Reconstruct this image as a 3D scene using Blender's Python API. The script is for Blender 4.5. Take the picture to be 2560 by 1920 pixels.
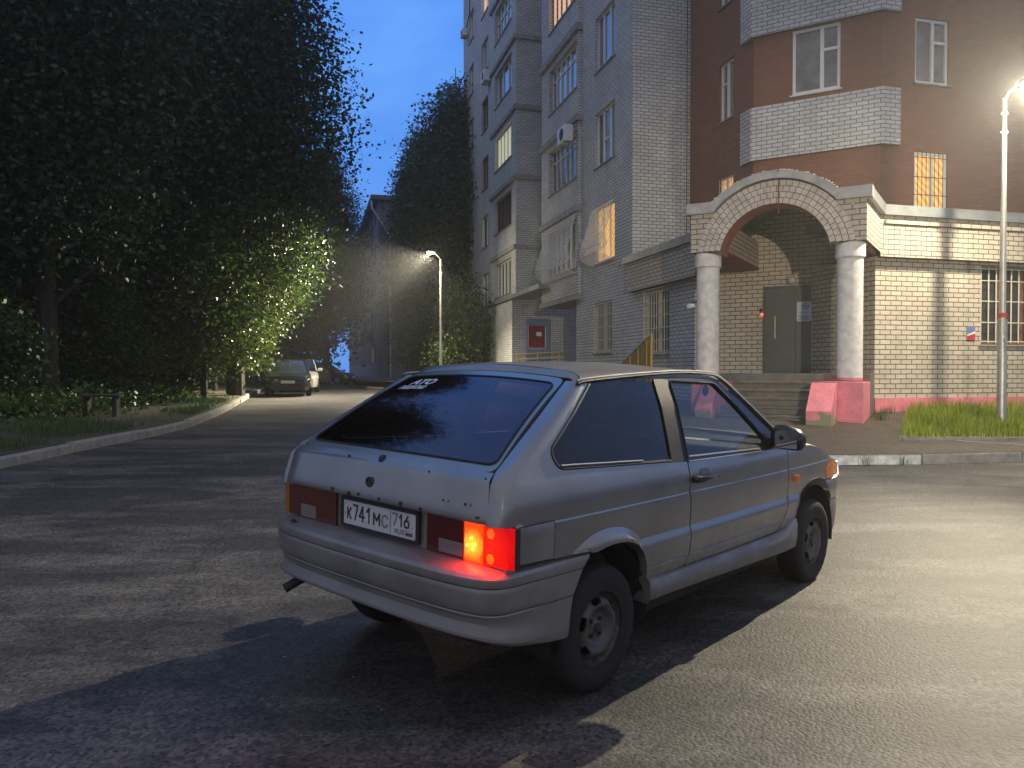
import bpy, bmesh, math, random
import numpy as np
from mathutils import Vector, Matrix
from mathutils.geometry import delaunay_2d_cdt
R = math.radians
PI = math.pi
scene = bpy.context.scene
for o in list(bpy.data.objects):
    bpy.data.objects.remove(o, do_unlink=True)
COL = scene.collection
random.seed(7)
SKY = 1.75; PALE = (.235, .255, .315, 1)

# ------------------------------------------------------------------ camera
cd = bpy.data.cameras.new('camera')
cam = bpy.data.objects.new('camera', cd)
COL.objects.link(cam)
cam.location = (0, 0, 1.435)
cam.rotation_euler = (R(90 - 0.895), 0, 0)
cd.sensor_width = 36
cd.lens = 27.0
cd.clip_start = 0.05
cd.clip_end = 2000
scene.camera = cam

# ------------------------------------------------------------------ exposure
scene.view_settings.view_transform = 'Standard'
scene.view_settings.look = 'None'
scene.view_settings.gamma = 1
scene.view_settings.exposure = 0.0
scene.cycles.max_bounces = 7
scene.cycles.transparent_max_bounces = 12

# ------------------------------------------------------------------ world: blue hour sky
world = bpy.data.worlds.new('World')
scene.world = world
world.use_nodes = True
wt = world.node_tree
wt.nodes.clear()
def wn(t): return wt.nodes.new(t)
out = wn('ShaderNodeOutputWorld'); bg = wn('ShaderNodeBackground')
sky = wn('ShaderNodeTexSky'); sky.sky_type = 'NISHITA'; sky.sun_disc = False
sky.sun_elevation = R(-2.0); sky.sun_rotation = R(200)
sky.air_density = 1.0; sky.dust_density = 0.4; sky.ozone_density = 3.0
tc = wn('ShaderNodeTexCoord'); mp = wn('ShaderNodeMapping'); mp.inputs['Scale'].default_value = (1, 1, 2.5)
nz = wn('ShaderNodeTexNoise'); nz.inputs['Scale'].default_value = 3.0; nz.inputs['Detail'].default_value = 7; nz.inputs['Roughness'].default_value = .6
cr = wn('ShaderNodeValToRGB'); cr.color_ramp.elements[0].position = 0.40; cr.color_ramp.elements[1].position = 0.72
cr.color_ramp.elements[0].color = (0.048, 0.19, 0.60, 1)
cr.color_ramp.elements[1].color = (0.11, 0.29, 0.68, 1)
# the afterglow side of the sky (behind the camera) is paler and greyer
sxyz = wn('ShaderNodeSeparateXYZ'); mr = wn('ShaderNodeMapRange'); mr.interpolation_type = 'SMOOTHSTEP'
mr.inputs['From Min'].default_value = .85; mr.inputs['From Max'].default_value = -.25
pale = wn('ShaderNodeMix'); pale.data_type = 'RGBA'; pale.inputs['B'].default_value = PALE
mix = wn('ShaderNodeMix'); mix.data_type = 'RGBA'; mix.blend_type = 'MIX'; mix.inputs[0].default_value = 0.9
wt.links.new(tc.outputs['Generated'], mp.inputs[0]); wt.links.new(mp.outputs[0], nz.inputs[0])
wt.links.new(nz.outputs[0], cr.inputs[0])
wt.links.new(tc.outputs['Generated'], sxyz.inputs[0]); wt.links.new(sxyz.outputs[1], mr.inputs[0])
wt.links.new(mr.outputs[0], pale.inputs[0]); wt.links.new(cr.outputs[0], pale.inputs['A'])
wt.links.new(sky.outputs[0], mix.inputs['A'])
wt.links.new(pale.outputs['Result'], mix.inputs['B'])
wt.links.new(mix.outputs['Result'], bg.inputs[0]); wt.links.new(bg.outputs[0], out.inputs[0])
bg.inputs[1].default_value = SKY

# ------------------------------------------------------------------ helpers
def tag(o, label=None, cat=None, group=None, kind=None):
    if label: o['label'] = label
    if cat: o['category'] = cat
    if group: o['group'] = group
    if kind: o['kind'] = kind
    return o
def empty(name, loc=(0, 0, 0), rz=0, parent=None):
    o = bpy.data.objects.new(name, None); COL.objects.link(o)
    o.location = loc; o.rotation_euler = (0, 0, rz); o.empty_display_size = 0.2
    if parent: o.parent = parent
    return o
class MB:
    def __init__(s): s.v = []; s.f = []; s.uv = []; s.mi = []
    def add(s, vs, fs, uvs=None, mi=0):
        b = len(s.v); s.v += [tuple(p) for p in vs]
        for k, f in enumerate(fs):
            s.f.append(tuple(b + i for i in f)); s.mi.append(mi)
            s.uv.append(uvs[k] if uvs else None)
        return s
    def quad(s, a, b, c, d, uv=None, mi=0): return s.add([a, b, c, d], [(0, 1, 2, 3)], [uv] if uv else None, mi)
    def box(s, x0, x1, y0, y1, z0, z1, mi=0):
        v = [(x, y, z) for z in (z0, z1) for y in (y0, y1) for x in (x0, x1)]
        return s.add(v, [(0, 2, 3, 1), (4, 5, 7, 6), (0, 1, 5, 4), (2, 6, 7, 3), (0, 4, 6, 2), (1, 3, 7, 5)], None, mi)
    def obox(s, o, u, n, a0, a1, b0, b1, z0, z1, mi=0):
        # box in a 2-D frame: o origin, u along, n outward
        def P(a, b, z): return (o[0] + u[0]*a + n[0]*b, o[1] + u[1]*a + n[1]*b, z)
        v = [P(a, b, z) for z in (z0, z1) for b in (b0, b1) for a in (a0, a1)]
        return s.add(v, [(0, 2, 3, 1), (4, 5, 7, 6), (0, 1, 5, 4), (2, 6, 7, 3), (0, 4, 6, 2), (1, 3, 7, 5)], None, mi)
    def tube(s, pts, r, n=8, cap=True, mi=0):
        pts = [Vector(p) for p in pts]
        rs = r if isinstance(r, (list, tuple)) else [r]*len(pts)
        rings = []
        up = None
        for i, p in enumerate(pts):
            if i == 0: t = pts[1] - p
            elif i == len(pts)-1: t = p - pts[i-1]
            else: t = (pts[i+1] - pts[i-1])
            t.normalize()
            if up is None:
                up = Vector((0, 0, 1)) if abs(t.z) < 0.9 else Vector((1, 0, 0))
            a = t.cross(up); a.normalize(); b = a.cross(t); b.normalize(); up = b
            rings.append([p + (a*math.cos(2*PI*k/n) + b*math.sin(2*PI*k/n))*rs[i] for k in range(n)])
        base = len(s.v)
        for rg in rings: s.v += [tuple(q) for q in rg]
        for i in range(len(pts)-1):
            for k in range(n):
                k2 = (k+1) % n
                s.f.append((base+i*n+k, base+i*n+k2, base+(i+1)*n+k2, base+(i+1)*n+k)); s.uv.append(None); s.mi.append(mi)
        if cap:
            s.f.append(tuple(base+k for k in range(n))[::-1]); s.uv.append(None); s.mi.append(mi)
            s.f.append(tuple(base+(len(pts)-1)*n+k for k in range(n))); s.uv.append(None); s.mi.append(mi)
        return s
    def lathe(s, prof, n=32, origin=(0, 0, 0), axis='z', mi=0):
        # prof: list of (r, h)
        base = len(s.v)
        for r, h in prof:
            for k in range(n):
                a = 2*PI*k/n; c, d = r*math.cos(a), r*math.sin(a)
                if axis == 'z': p = (c, d, h)
                elif axis == 'y': p = (c, h, d)
                else: p = (h, c, d)
                s.v.append((p[0]+origin[0], p[1]+origin[1], p[2]+origin[2]))
        for i in range(len(prof)-1):
            for k in range(n):
                k2 = (k+1) % n
                s.f.append((base+i*n+k, base+i*n+k2, base+(i+1)*n+k2, base+(i+1)*n+k)); s.uv.append(None); s.mi.append(mi)
        return s
    def prism(s, poly, z0, z1, mi=0):
        n = len(poly); b = len(s.v)
        s.v += [(p[0], p[1], z0) for p in poly] + [(p[0], p[1], z1) for p in poly]
        for k in range(n):
            k2 = (k+1) % n
            s.f.append((b+k, b+k2, b+n+k2, b+n+k)); s.uv.append(None); s.mi.append(mi)
        s.f.append(tuple(b+k for k in range(n))[::-1]); s.uv.append(None); s.mi.append(mi)
        s.f.append(tuple(b+n+k for k in range(n))); s.uv.append(None); s.mi.append(mi)
        return s
    def loft(s, rings, closed=True, mi=0):
        n = len(rings[0]); b = len(s.v)
        for rg in rings: s.v += [tuple(q) for q in rg]
        for i in range(len(rings)-1):
            for k in range(n if closed else n-1):
                k2 = (k+1) % n
                s.f.append((b+i*n+k, b+i*n+k2, b+(i+1)*n+k2, b+(i+1)*n+k)); s.uv.append(None); s.mi.append(mi)
        return s
    def build(s, name, mats, parent=None, smooth=False, bevel=0, recalc=True):
        me = bpy.data.meshes.new(name)
        me.from_pydata(s.v, [], s.f)
        if any(u is not None for u in s.uv):
            ul = me.uv_layers.new(name='UVMap'); i = 0
            for f, u in zip(s.f, s.uv):
                for k in range(len(f)):
                    ul.data[i].uv = u[k] if u else (0, 0)
                    i += 1
        mats = mats if isinstance(mats, (list, tuple)) else [mats]
        if mats and 'brick' in mats[0].name and not me.uv_layers:
            ul = me.uv_layers.new(name='UVMap')
            for p in me.polygons:
                n_ = p.normal; t_ = Vector((-n_.y, n_.x, 0))
                if t_.length < .1: t_ = Vector((1, 0, 0))
                t_.normalize()
                for li in p.loop_indices:
                    c_ = me.vertices[me.loops[li].vertex_index].co
                    ul.data[li].uv = (c_.dot(t_), c_.z if abs(n_.z) < .7 else c_.y)
        for m in mats: me.materials.append(m)
        if len(mats) > 1: me.polygons.foreach_set('material_index', s.mi)
        if recalc:
            bm = bmesh.new(); bm.from_mesh(me)
            bmesh.ops.recalc_face_normals(bm, faces=bm.faces); bm.to_mesh(me); bm.free()
        if smooth:
            me.polygons.foreach_set('use_smooth', [True]*len(me.polygons))
        me.update()
        o = bpy.data.objects.new(name, me); COL.objects.link(o)
        if parent: o.parent = parent
        if smooth and smooth != 'all':
            try: me.set_sharp_from_angle(angle=R(35 if smooth is True else smooth))
            except Exception: pass
        if bevel:
            b = o.modifiers.new('bevel', 'BEVEL'); b.width = bevel; b.segments = 2; b.limit_method = 'ANGLE'
        return o

def inpoly(x, y, poly):
    c = False; n = len(poly); j = n-1
    for i in range(n):
        xi, yi = poly[i]; xj, yj = poly[j]
        if (yi > y) != (yj > y) and x < (xj-xi)*(y-yi)/(yj-yi)+xi: c = not c
        j = i
    return c
def dens(poly, d, closed=True):
    r = []
    n = len(poly)
    for i in range(n if closed else n-1):
        a = poly[i]; b = poly[(i+1) % n]
        L = math.hypot(b[0]-a[0], b[1]-a[1]); k = max(1, int(math.ceil(L/d)))
        for q in range(k): r.append((a[0]+(b[0]-a[0])*q/k, a[1]+(b[1]-a[1])*q/k))
    if not closed: r.append(tuple(poly[-1]))
    return r
def smoothpoly(pts, n=6, closed=False):
    """Catmull-Rom through 2-D or 3-D points"""
    P = [Vector(p) for p in pts]; r = []; m = len(P)
    rng = range(m) if closed else range(m-1)
    for i in rng:
        p1, p2 = P[i], P[(i+1) % m]
        p0 = P[(i-1) % m] if closed or i > 0 else p1*2-p2
        p3 = P[(i+2) % m] if closed or i+2 < m else p2*2-p1
        for k in range(n):
            t = k/n
            q = 0.5*((2*p1)+(p2-p0)*t+(2*p0-5*p1+4*p2-p3)*t*t+(3*p1-p0-3*p2+p3)*t**3)
            r.append(tuple(q))
    if not closed: r.append(tuple(P[-1]))
    return r
def rnd(poly, r, n=4, closed=True):
    """round the corners of a polygon by radius-like distance r"""
    out = []; m = len(poly)
    for i in range(m):
        p = Vector(poly[i])
        if not closed and i in (0, m-1): out.append(tuple(p)); continue
        a = Vector(poly[i-1]); b = Vector(poly[(i+1) % m])
        d1 = min(r, (a-p).length*.45); d2 = min(r, (b-p).length*.45)
        s = p+(a-p).normalized()*d1; e = p+(b-p).normalized()*d2
        for k in range(n+1):
            t = k/n; out.append(tuple(s*(1-t)**2+p*2*t*(1-t)+e*t*t))
    return out
def patch(mb, outline, holes, fn, us, vs, d=0.03, rim=0.0, rimdir=None, mirror=False, mi=0):
    """triangulate a 2-D outline (with holes) over the grid us x vs and map it with fn"""
    loops = [dens(outline, d)]+[dens(h, d) for h in holes]
    pts = []; edges = []
    for lp in loops:
        b = len(pts); pts += lp; n = len(lp)
        edges += [(b+i, b+(i+1) % n) for i in range(n)]
    bp = np.array(pts)
    for u in us:
        for v in vs:
            if not inpoly(u, v, loops[0]): continue
            if any(inpoly(u, v, h) for h in loops[1:]): continue
            if np.min((bp[:, 0]-u)**2+(bp[:, 1]-v)**2) < (d*.3)**2: continue
            pts.append((u, v))
    r = delaunay_2d_cdt([Vector(p) for p in pts], edges, [], 0, 1e-6)
    V, E, F = r[0], r[1], r[2]
    fs = []
    for f in F:
        cx = sum(V[i][0] for i in f)/len(f); cy = sum(V[i][1] for i in f)/len(f)
        if not inpoly(cx, cy, loops[0]): continue
        if any(inpoly(cx, cy, h) for h in loops[1:]): continue
        fs.append(tuple(f))
    used = sorted({i for f in fs for i in f}); mp = {i: k for k, i in enumerate(used)}
    P3 = []
    for i in used:
        p = fn(V[i][0], V[i][1])
        if mirror: p = (p[0], -p[1], p[2])
        P3.append(tuple(p))
    fs = [tuple(mp[i] for i in f) for f in fs]
    if mirror: fs = [f[::-1] for f in fs]
    if rim:
        cnt = {}
        for f in fs:
            for k in range(len(f)):
                a, b = f[k], f[(k+1) % len(f)]
                key = (min(a, b), max(a, b)); cnt.setdefault(key, []).append((a, b))
        rd = Vector(rimdir)
        if mirror: rd = Vector((rd[0], -rd[1], rd[2]))
        new = {}
        for key, l in list(cnt.items()):
            if len(l) == 1:
                a, b = l[0]
                for q in (a, b):
                    if q not in new:
                        new[q] = len(P3); P3.append(tuple(Vector(P3[q])+rd*rim))
                fs.append((b, a, new[a], new[b]))
    mb.add(P3, fs, None, mi)
    return mb
def arange(a, b, d):
    n = max(1, int(round((b-a)/d))); return [a+(b-a)*i/n for i in range(n+1)]
def lerp(a, b, t): return a+(b-a)*t
def itp(x, xs, ys): return float(np.interp(x, xs, ys))

# ------------------------------------------------------------------ materials
MATS = {}
def nodes(m):
    m.use_nodes = True; nt = m.node_tree; b = nt.nodes.get('Principled BSDF'); return nt, b
def mat(name, col, rough=.6, metal=0, noise=0, nscale=4, bump=0, bscale=30, spec=.5, emit=None, es=0, col2=None, trans=0, coat=0, vec='Object', detail=6, bdist=.01):
    m = bpy.data.materials.new(name); nt, b = nodes(m)
    c4 = tuple(col)+(1,)
    b.inputs['Base Color'].default_value = c4; b.inputs['Roughness'].default_value = rough
    b.inputs['Metallic'].default_value = metal; b.inputs['Specular IOR Level'].default_value = spec
    if coat: b.inputs['Coat Weight'].default_value = coat; b.inputs['Coat Roughness'].default_value = .15
    if trans: b.inputs['Transmission Weight'].default_value = trans
    if emit: b.inputs['Emission Color'].default_value = tuple(emit)+(1,); b.inputs['Emission Strength'].default_value = es
    t = None
    if noise or bump:
        t = nt.nodes.new('ShaderNodeTexCoord')
    if noise:
        n = nt.nodes.new('ShaderNodeTexNoise'); n.inputs['Scale'].default_value = nscale; n.inputs['Detail'].default_value = detail
        n.inputs['Roughness'].default_value = .65
        nt.links.new(t.outputs[vec], n.inputs['Vector'])
        r = nt.nodes.new('ShaderNodeValToRGB'); r.color_ramp.elements[0].position = .32; r.color_ramp.elements[1].position = .68
        c2 = col2 if col2 else tuple(max(0, c*(1-noise)) for c in col)
        r.color_ramp.elements[0].color = tuple(c2)+(1,)
        r.color_ramp.elements[1].color = tuple(min(1, c*(1+noise*.5)) for c in col)+(1,)
        nt.links.new(n.outputs[0], r.inputs[0]); nt.links.new(r.outputs[0], b.inputs['Base Color'])
    if bump:
        n2 = nt.nodes.new('ShaderNodeTexNoise'); n2.inputs['Scale'].default_value = bscale; n2.inputs['Detail'].default_value = 4
        nt.links.new(t.outputs[vec], n2.inputs['Vector'])
        bp = nt.nodes.new('ShaderNodeBump'); bp.inputs['Strength'].default_value = bump; bp.inputs['Distance'].default_value = bdist
        nt.links.new(n2.outputs[0], bp.inputs['Height']); nt.links.new(bp.outputs[0], b.inputs['Normal'])
    MATS[name] = m
    return m
def brick(name, c1, c2, mortar, bw=.26, rh=.10, ms=.010, offs=.5, rough=.8, bump=.5, stain=.25):
    m = bpy.data.materials.new(name); nt, b = nodes(m)
    uv = nt.nodes.new('ShaderNodeUVMap')
    br = nt.nodes.new('ShaderNodeTexBrick'); br.offset = offs
    br.inputs['Color1'].default_value = tuple(c1)+(1,); br.inputs['Color2'].default_value = tuple(c2)+(1,)
    br.inputs['Mortar'].default_value = tuple(mortar)+(1,)
    br.inputs['Scale'].default_value = 1; br.inputs['Mortar Size'].default_value = ms
    br.inputs['Mortar Smooth'].default_value = .15; br.inputs['Bias'].default_value = 0
    br.inputs['Brick Width'].default_value = bw; br.inputs['Row Height'].default_value = rh
    # slightly wobble the courses so that the joints are not ruler-straight
    n0 = nt.nodes.new('ShaderNodeTexNoise'); n0.inputs['Scale'].default_value = 5; n0.inputs['Detail'].default_value = 3
    sub = nt.nodes.new('ShaderNodeVectorMath'); sub.operation = 'MULTIPLY_ADD'
    sub.inputs[1].default_value = (.012, .012, 0); 
    nt.links.new(uv.outputs[0], n0.inputs[0]); nt.links.new(n0.outputs['Color'], sub.inputs[0]); nt.links.new(uv.outputs[0], sub.inputs[2])
    nt.links.new(sub.outputs[0], br.inputs['Vector'])
    n1 = nt.nodes.new('ShaderNodeTexNoise'); n1.inputs['Scale'].default_value = .7; n1.inputs['Detail'].default_value = 8; n1.inputs['Roughness'].default_value = .7
    nt.links.new(uv.outputs[0], n1.inputs[0])
    r = nt.nodes.new('ShaderNodeValToRGB'); r.color_ramp.elements[0].position = .3; r.color_ramp.elements[1].position = .65
    r.color_ramp.elements[0].color = (1-stain, 1-stain, 1-stain*1.1, 1); r.color_ramp.elements[1].color = (1, 1, 1, 1)
    nt.links.new(n1.outputs[0], r.inputs[0])
    mx = nt.nodes.new('ShaderNodeMix'); mx.data_type = 'RGBA'; mx.blend_type = 'MULTIPLY'; mx.inputs[0].default_value = 1
    nt.links.new(br.outputs['Color'], mx.inputs['A']); nt.links.new(r.outputs[0], mx.inputs['B'])
    nt.links.new(mx.outputs['Result'], b.inputs['Base Color'])
    b.inputs['Roughness'].default_value = rough
    n2 = nt.nodes.new('ShaderNodeTexNoise'); n2.inputs['Scale'].default_value = 40; n2.inputs['Detail'].default_value = 4
    nt.links.new(uv.outputs[0], n2.inputs[0])
    ad = nt.nodes.new('ShaderNodeMath'); ad.operation = 'MULTIPLY_ADD'; ad.inputs[1].default_value = -1.0
    ml = nt.nodes.new('ShaderNodeMath'); ml.operation = 'MULTIPLY'; ml.inputs[1].default_value = .35
    nt.links.new(n2.outputs[0], ml.inputs[0]); nt.links.new(br.outputs['Fac'], ad.inputs[0]); nt.links.new(ml.outputs[0], ad.inputs[2])
    bp = nt.nodes.new('ShaderNodeBump'); bp.inputs['Strength'].default_value = bump; bp.inputs['Distance'].default_value = .008
    nt.links.new(ad.outputs[0], bp.inputs['Height']); nt.links.new(bp.outputs[0], b.inputs['Normal'])
    MATS[name] = m
    return m
def tglass(name, tint, refl=.5, rough=.02, tone=(1, 1, 1), ior=1.5):
    """thin glass: tinted transparency under a fresnel reflection"""
    m = bpy.data.materials.new(name); m.use_nodes = True; nt = m.node_tree; nt.nodes.clear()
    o = nt.nodes.new('ShaderNodeOutputMaterial'); tr = nt.nodes.new('ShaderNodeBsdfTransparent'); gl = nt.nodes.new('ShaderNodeBsdfGlossy')
    tr.inputs[0].default_value = tuple(tint)+(1,); gl.inputs['Roughness'].default_value = rough; gl.inputs[0].default_value = tuple(tone)+(1,)
    fr = nt.nodes.new('ShaderNodeFresnel'); fr.inputs[0].default_value = ior
    ge = nt.nodes.new('ShaderNodeNewGeometry'); sb = nt.nodes.new('ShaderNodeMath'); sb.operation = 'SUBTRACT'; sb.inputs[0].default_value = 1
    ml = nt.nodes.new('ShaderNodeMath'); ml.operation = 'MULTIPLY'
    nt.links.new(ge.outputs['Backfacing'], sb.inputs[1]); nt.links.new(sb.outputs[0], ml.inputs[0]); nt.links.new(fr.outputs[0], ml.inputs[1])
    mx = nt.nodes.new('ShaderNodeMixShader')
    nt.links.new(ml.outputs[0], mx.inputs[0]); nt.links.new(tr.outputs[0], mx.inputs[1]); nt.links.new(gl.outputs[0], mx.inputs[2]); nt.links.new(mx.outputs[0], o.inputs[0])
    MATS[name] = m
    return m
def leafmat(name, c1, c2, rough=.45, trans=.25):
    m = bpy.data.materials.new(name); nt, b = nodes(m)
    g = nt.nodes.new('ShaderNodeNewGeometry')
    r = nt.nodes.new('ShaderNodeValToRGB'); r.color_ramp.elements[0].color = tuple(c1)+(1,); r.color_ramp.elements[1].color = tuple(c2)+(1,)
    nt.links.new(g.outputs['Random Per Island'], r.inputs[0]); nt.links.new(r.outputs[0], b.inputs['Base Color'])
    b.inputs['Roughness'].default_value = rough
    b.inputs['Specular IOR Level'].default_value = .5
    tl = nt.nodes.new('ShaderNodeBsdfTranslucent'); nt.links.new(r.outputs[0], tl.inputs[0])
    mx = nt.nodes.new('ShaderNodeMixShader'); mx.inputs[0].default_value = trans
    o = nt.nodes.get('Material Output'); nt.links.new(b.outputs[0], mx.inputs[1]); nt.links.new(tl.outputs[0], mx.inputs[2]); nt.links.new(mx.outputs[0], o.inputs[0])
    MATS[name] = m
    return m

white_brick = brick('white_brick', (.62, .62, .63), (.52, .52, .53), (.155, .155, .16))
white_brick_porch = brick('white_brick_porch', (.58, .52, .43), (.49, .44, .37), (.13, .105, .08))
brown_brick = brick('brown_brick', (.235, .100, .064), (.20, .085, .053), (.15, .07, .05), ms=.006, bump=.15, stain=.15)
concrete = mat('concrete', (.30, .29, .28), .85, noise=.3, nscale=3, bump=.3, bscale=60)
concrete_dark = mat('concrete_dark', (.15, .15, .145), .85, noise=.3, nscale=3)
flash = mat('metal_flashing', (.30, .32, .33), .5, metal=.5, noise=.25, nscale=2)
plaster = mat('painted_concrete', (.72, .70, .68), .75, noise=.25, nscale=7, bump=.8, bscale=55, bdist=.006)
pink = mat('pink_paint', (.70, .22, .27), .7, noise=.22, nscale=5, bump=.4, bscale=70)
redbrown = mat('rust_paint', (.22, .07, .045), .7, noise=.2)
steel_door = mat('green_door_paint', (.085, .095, .085), .45, noise=.15, nscale=1.5)
white_plastic = mat('white_plastic', (.72, .72, .70), .4)
wood_frame = mat('brown_wood', (.20, .085, .035), .5, noise=.3, nscale=8)
grille_m = mat('grille_paint', (.55, .53, .46), .5)
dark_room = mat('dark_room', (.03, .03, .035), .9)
winglass = mat('window_glass', (.05, .055, .065), .05, spec=1.0, coat=1)
winglass.node_tree.nodes['Principled BSDF'].inputs['IOR'].default_value = 1.9
curtain = mat('net_curtain', (.42, .42, .40), .9, noise=.3, nscale=2)
def litmat(name, c, s, stripe=18):
    m = bpy.data.materials.new(name); nt, b = nodes(m)
    t = nt.nodes.new('ShaderNodeTexCoord'); w = nt.nodes.new('ShaderNodeTexWave'); w.inputs['Scale'].default_value = stripe*.16; w.inputs['Distortion'].default_value = 5; w.bands_direction = 'DIAGONAL'
    w.inputs['Detail Scale'].default_value = .5
    nt.links.new(t.outputs['Object'], w.inputs[0])
    r = nt.nodes.new('ShaderNodeValToRGB'); r.color_ramp.elements[0].color = tuple(x*.55 for x in c)+(1,); r.color_ramp.elements[1].color = tuple(c)+(1,)
    nt.links.new(w.outputs['Color'], r.inputs[0]); nt.links.new(r.outputs[0], b.inputs['Emission Color']); nt.links.new(r.outputs[0], b.inputs['Base Color'])
    b.inputs['Emission Strength'].default_value = s
    MATS[name] = m
    return m
lit_orange = litmat('lit_curtain_orange', (1.0, .55, .16), .75)
lit_pink = litmat('lit_curtain_pale', (1.0, .62, .40), .8)
lit_yellow = litmat('lit_curtain_yellow', (.85, .85, .50), .6)
black_rubber = mat('black_rubber', (.018, .018, .019), .6)
black_gloss = mat('black_trim', (.012, .012, .013), .22)
galv = mat('galvanised_steel', (.42, .42, .40), .42, metal=.7, noise=.2, nscale=6)
yellow_paint = mat('yellow_paint', (.62, .42, .08), .5)
# ------------------------------------------------------------------ ground materials
def asphalt_mat(name, dark, light, rough=.6):
    m = bpy.data.materials.new(name); nt, b = nodes(m)
    t = nt.nodes.new('ShaderNodeTexCoord')
    def noise(sc, det=4, ro=.5, src=None):
        n = nt.nodes.new('ShaderNodeTexNoise'); n.inputs['Scale'].default_value = sc; n.inputs['Detail'].default_value = det; n.inputs['Roughness'].default_value = ro
        nt.links.new(src if src else t.outputs['Object'], n.inputs[0]); return n
    mp = nt.nodes.new('ShaderNodeMapping'); mp.inputs['Scale'].default_value = (.55, 1.5, 1); mp.inputs['Rotation'].default_value = (0, 0, R(12))
    nt.links.new(t.outputs['Object'], mp.inputs[0])
    n1 = noise(.9, 7, .62, mp.outputs[0])
    r1 = nt.nodes.new('ShaderNodeValToRGB'); r1.color_ramp.elements[0].position = .46; r1.color_ramp.elements[1].position = .60
    r1.color_ramp.elements[0].color = tuple(dark)+(1,); r1.color_ramp.elements[1].color = tuple(light)+(1,)
    nt.links.new(n1.outputs[0], r1.inputs[0])
    v = nt.nodes.new('ShaderNodeTexVoronoi'); v.inputs['Scale'].default_value = 62
    nt.links.new(t.outputs['Object'], v.inputs[0])
    r2 = nt.nodes.new('ShaderNodeValToRGB'); r2.color_ramp.elements[0].position = .0; r2.color_ramp.elements[1].position = 1
    r2.color_ramp.elements[0].color = (.22, .22, .23, 1); r2.color_ramp.elements[1].color = (2.6, 2.4, 2.05, 1)
    nt.links.new(v.outputs['Color'], r2.inputs[0])
    mx = nt.nodes.new('ShaderNodeMix'); mx.data_type = 'RGBA'; mx.blend_type = 'MULTIPLY'; mx.inputs[0].default_value = .9
    nt.links.new(r1.outputs[0], mx.inputs['A']); nt.links.new(r2.outputs[0], mx.inputs['B'])
    # a few dark tar spots
    v2 = nt.nodes.new('ShaderNodeTexVoronoi'); v2.inputs['Scale'].default_value = 1.6; nt.links.new(t.outputs['Object'], v2.inputs[0])
    r3 = nt.nodes.new('ShaderNodeValToRGB'); r3.color_ramp.elements[0].position = .018; r3.color_ramp.elements[1].position = .03
    r3.color_ramp.elements[0].color = (.2, .2, .2, 1); r3.color_ramp.elements[1].color = (1, 1, 1, 1)
    nt.links.new(v2.outputs['Distance'], r3.inputs[0])
    # broad worn and dusty areas, finer scuffs
    n4 = noise(3.5, 8, .72)
    r4 = nt.nodes.new('ShaderNodeValToRGB'); r4.color_ramp.elements[0].position = .35; r4.color_ramp.elements[1].position = .72
    r4.color_ramp.elements[0].color = (.72, .72, .73, 1); r4.color_ramp.elements[1].color = (1.35, 1.3, 1.24, 1); nt.links.new(n4.outputs[0], r4.inputs[0])
    m4 = nt.nodes.new('ShaderNodeMix'); m4.data_type = 'RGBA'; m4.blend_type = 'MULTIPLY'; m4.inputs[0].default_value = 1
    nt.links.new(mx.outputs['Result'], m4.inputs['A']); nt.links.new(r4.outputs[0], m4.inputs['B']); mx = m4
    # hairline cracks, broken up by noise
    vd = nt.nodes.new('ShaderNodeTexVoronoi'); vd.feature = 'DISTANCE_TO_EDGE'; vd.inputs['Scale'].default_value = .33
    wv = nt.nodes.new('ShaderNodeVectorMath'); wv.operation = 'MULTIPLY_ADD'; wv.inputs[1].default_value = (.9, .9, 0); n5 = noise(1.4, 6, .6)
    nt.links.new(n5.outputs['Color'], wv.inputs[0]); nt.links.new(t.outputs['Object'], wv.inputs[2]); nt.links.new(wv.outputs[0], vd.inputs[0])
    r5 = nt.nodes.new('ShaderNodeValToRGB'); r5.color_ramp.elements[0].position = .0; r5.color_ramp.elements[1].position = .006
    r5.color_ramp.elements[0].color = (.35, .35, .35, 1); r5.color_ramp.elements[1].color = (1, 1, 1, 1); nt.links.new(vd.outputs[0], r5.inputs[0])
    m5 = nt.nodes.new('ShaderNodeMix'); m5.data_type = 'RGBA'; m5.blend_type = 'MULTIPLY'; m5.inputs[0].default_value = .7
    nt.links.new(mx.outputs['Result'], m5.inputs['A']); nt.links.new(r5.outputs[0], m5.inputs['B']); mx = m5
    m2 = nt.nodes.new('ShaderNodeMix'); m2.data_type = 'RGBA'; m2.blend_type = 'MULTIPLY'; m2.inputs[0].default_value = 1
    nt.links.new(mx.outputs['Result'], m2.inputs['A']); nt.links.new(r3.outputs[0], m2.inputs['B'])
    nt.links.new(m2.outputs['Result'], b.inputs['Base Color'])
    b.inputs['Roughness'].default_value = rough; b.inputs['Specular IOR Level'].default_value = .5
    n3 = noise(90, 3, .6)
    ad = nt.nodes.new('ShaderNodeMath'); ad.operation = 'MULTIPLY_ADD'; ad.inputs[1].default_value = -1.2
    n3m = nt.nodes.new('ShaderNodeMath'); n3m.operation = 'MULTIPLY'; n3m.inputs[1].default_value = .45; nt.links.new(n3.outputs[0], n3m.inputs[0])
    nt.links.new(v.outputs['Distance'], ad.inputs[0]); nt.links.new(n3m.outputs[0], ad.inputs[2])
    bp = nt.nodes.new('ShaderNodeBump'); bp.inputs['Strength'].default_value = .45; bp.inputs['Distance'].default_value = .004
    nt.links.new(ad.outputs[0], bp.inputs['Height']); nt.links.new(bp.outputs[0], b.inputs['Normal'])
    MATS[name] = m
    return m
asphalt = asphalt_mat('asphalt', (.034, .034, .036), (.085, .083, .082), .66)
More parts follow.
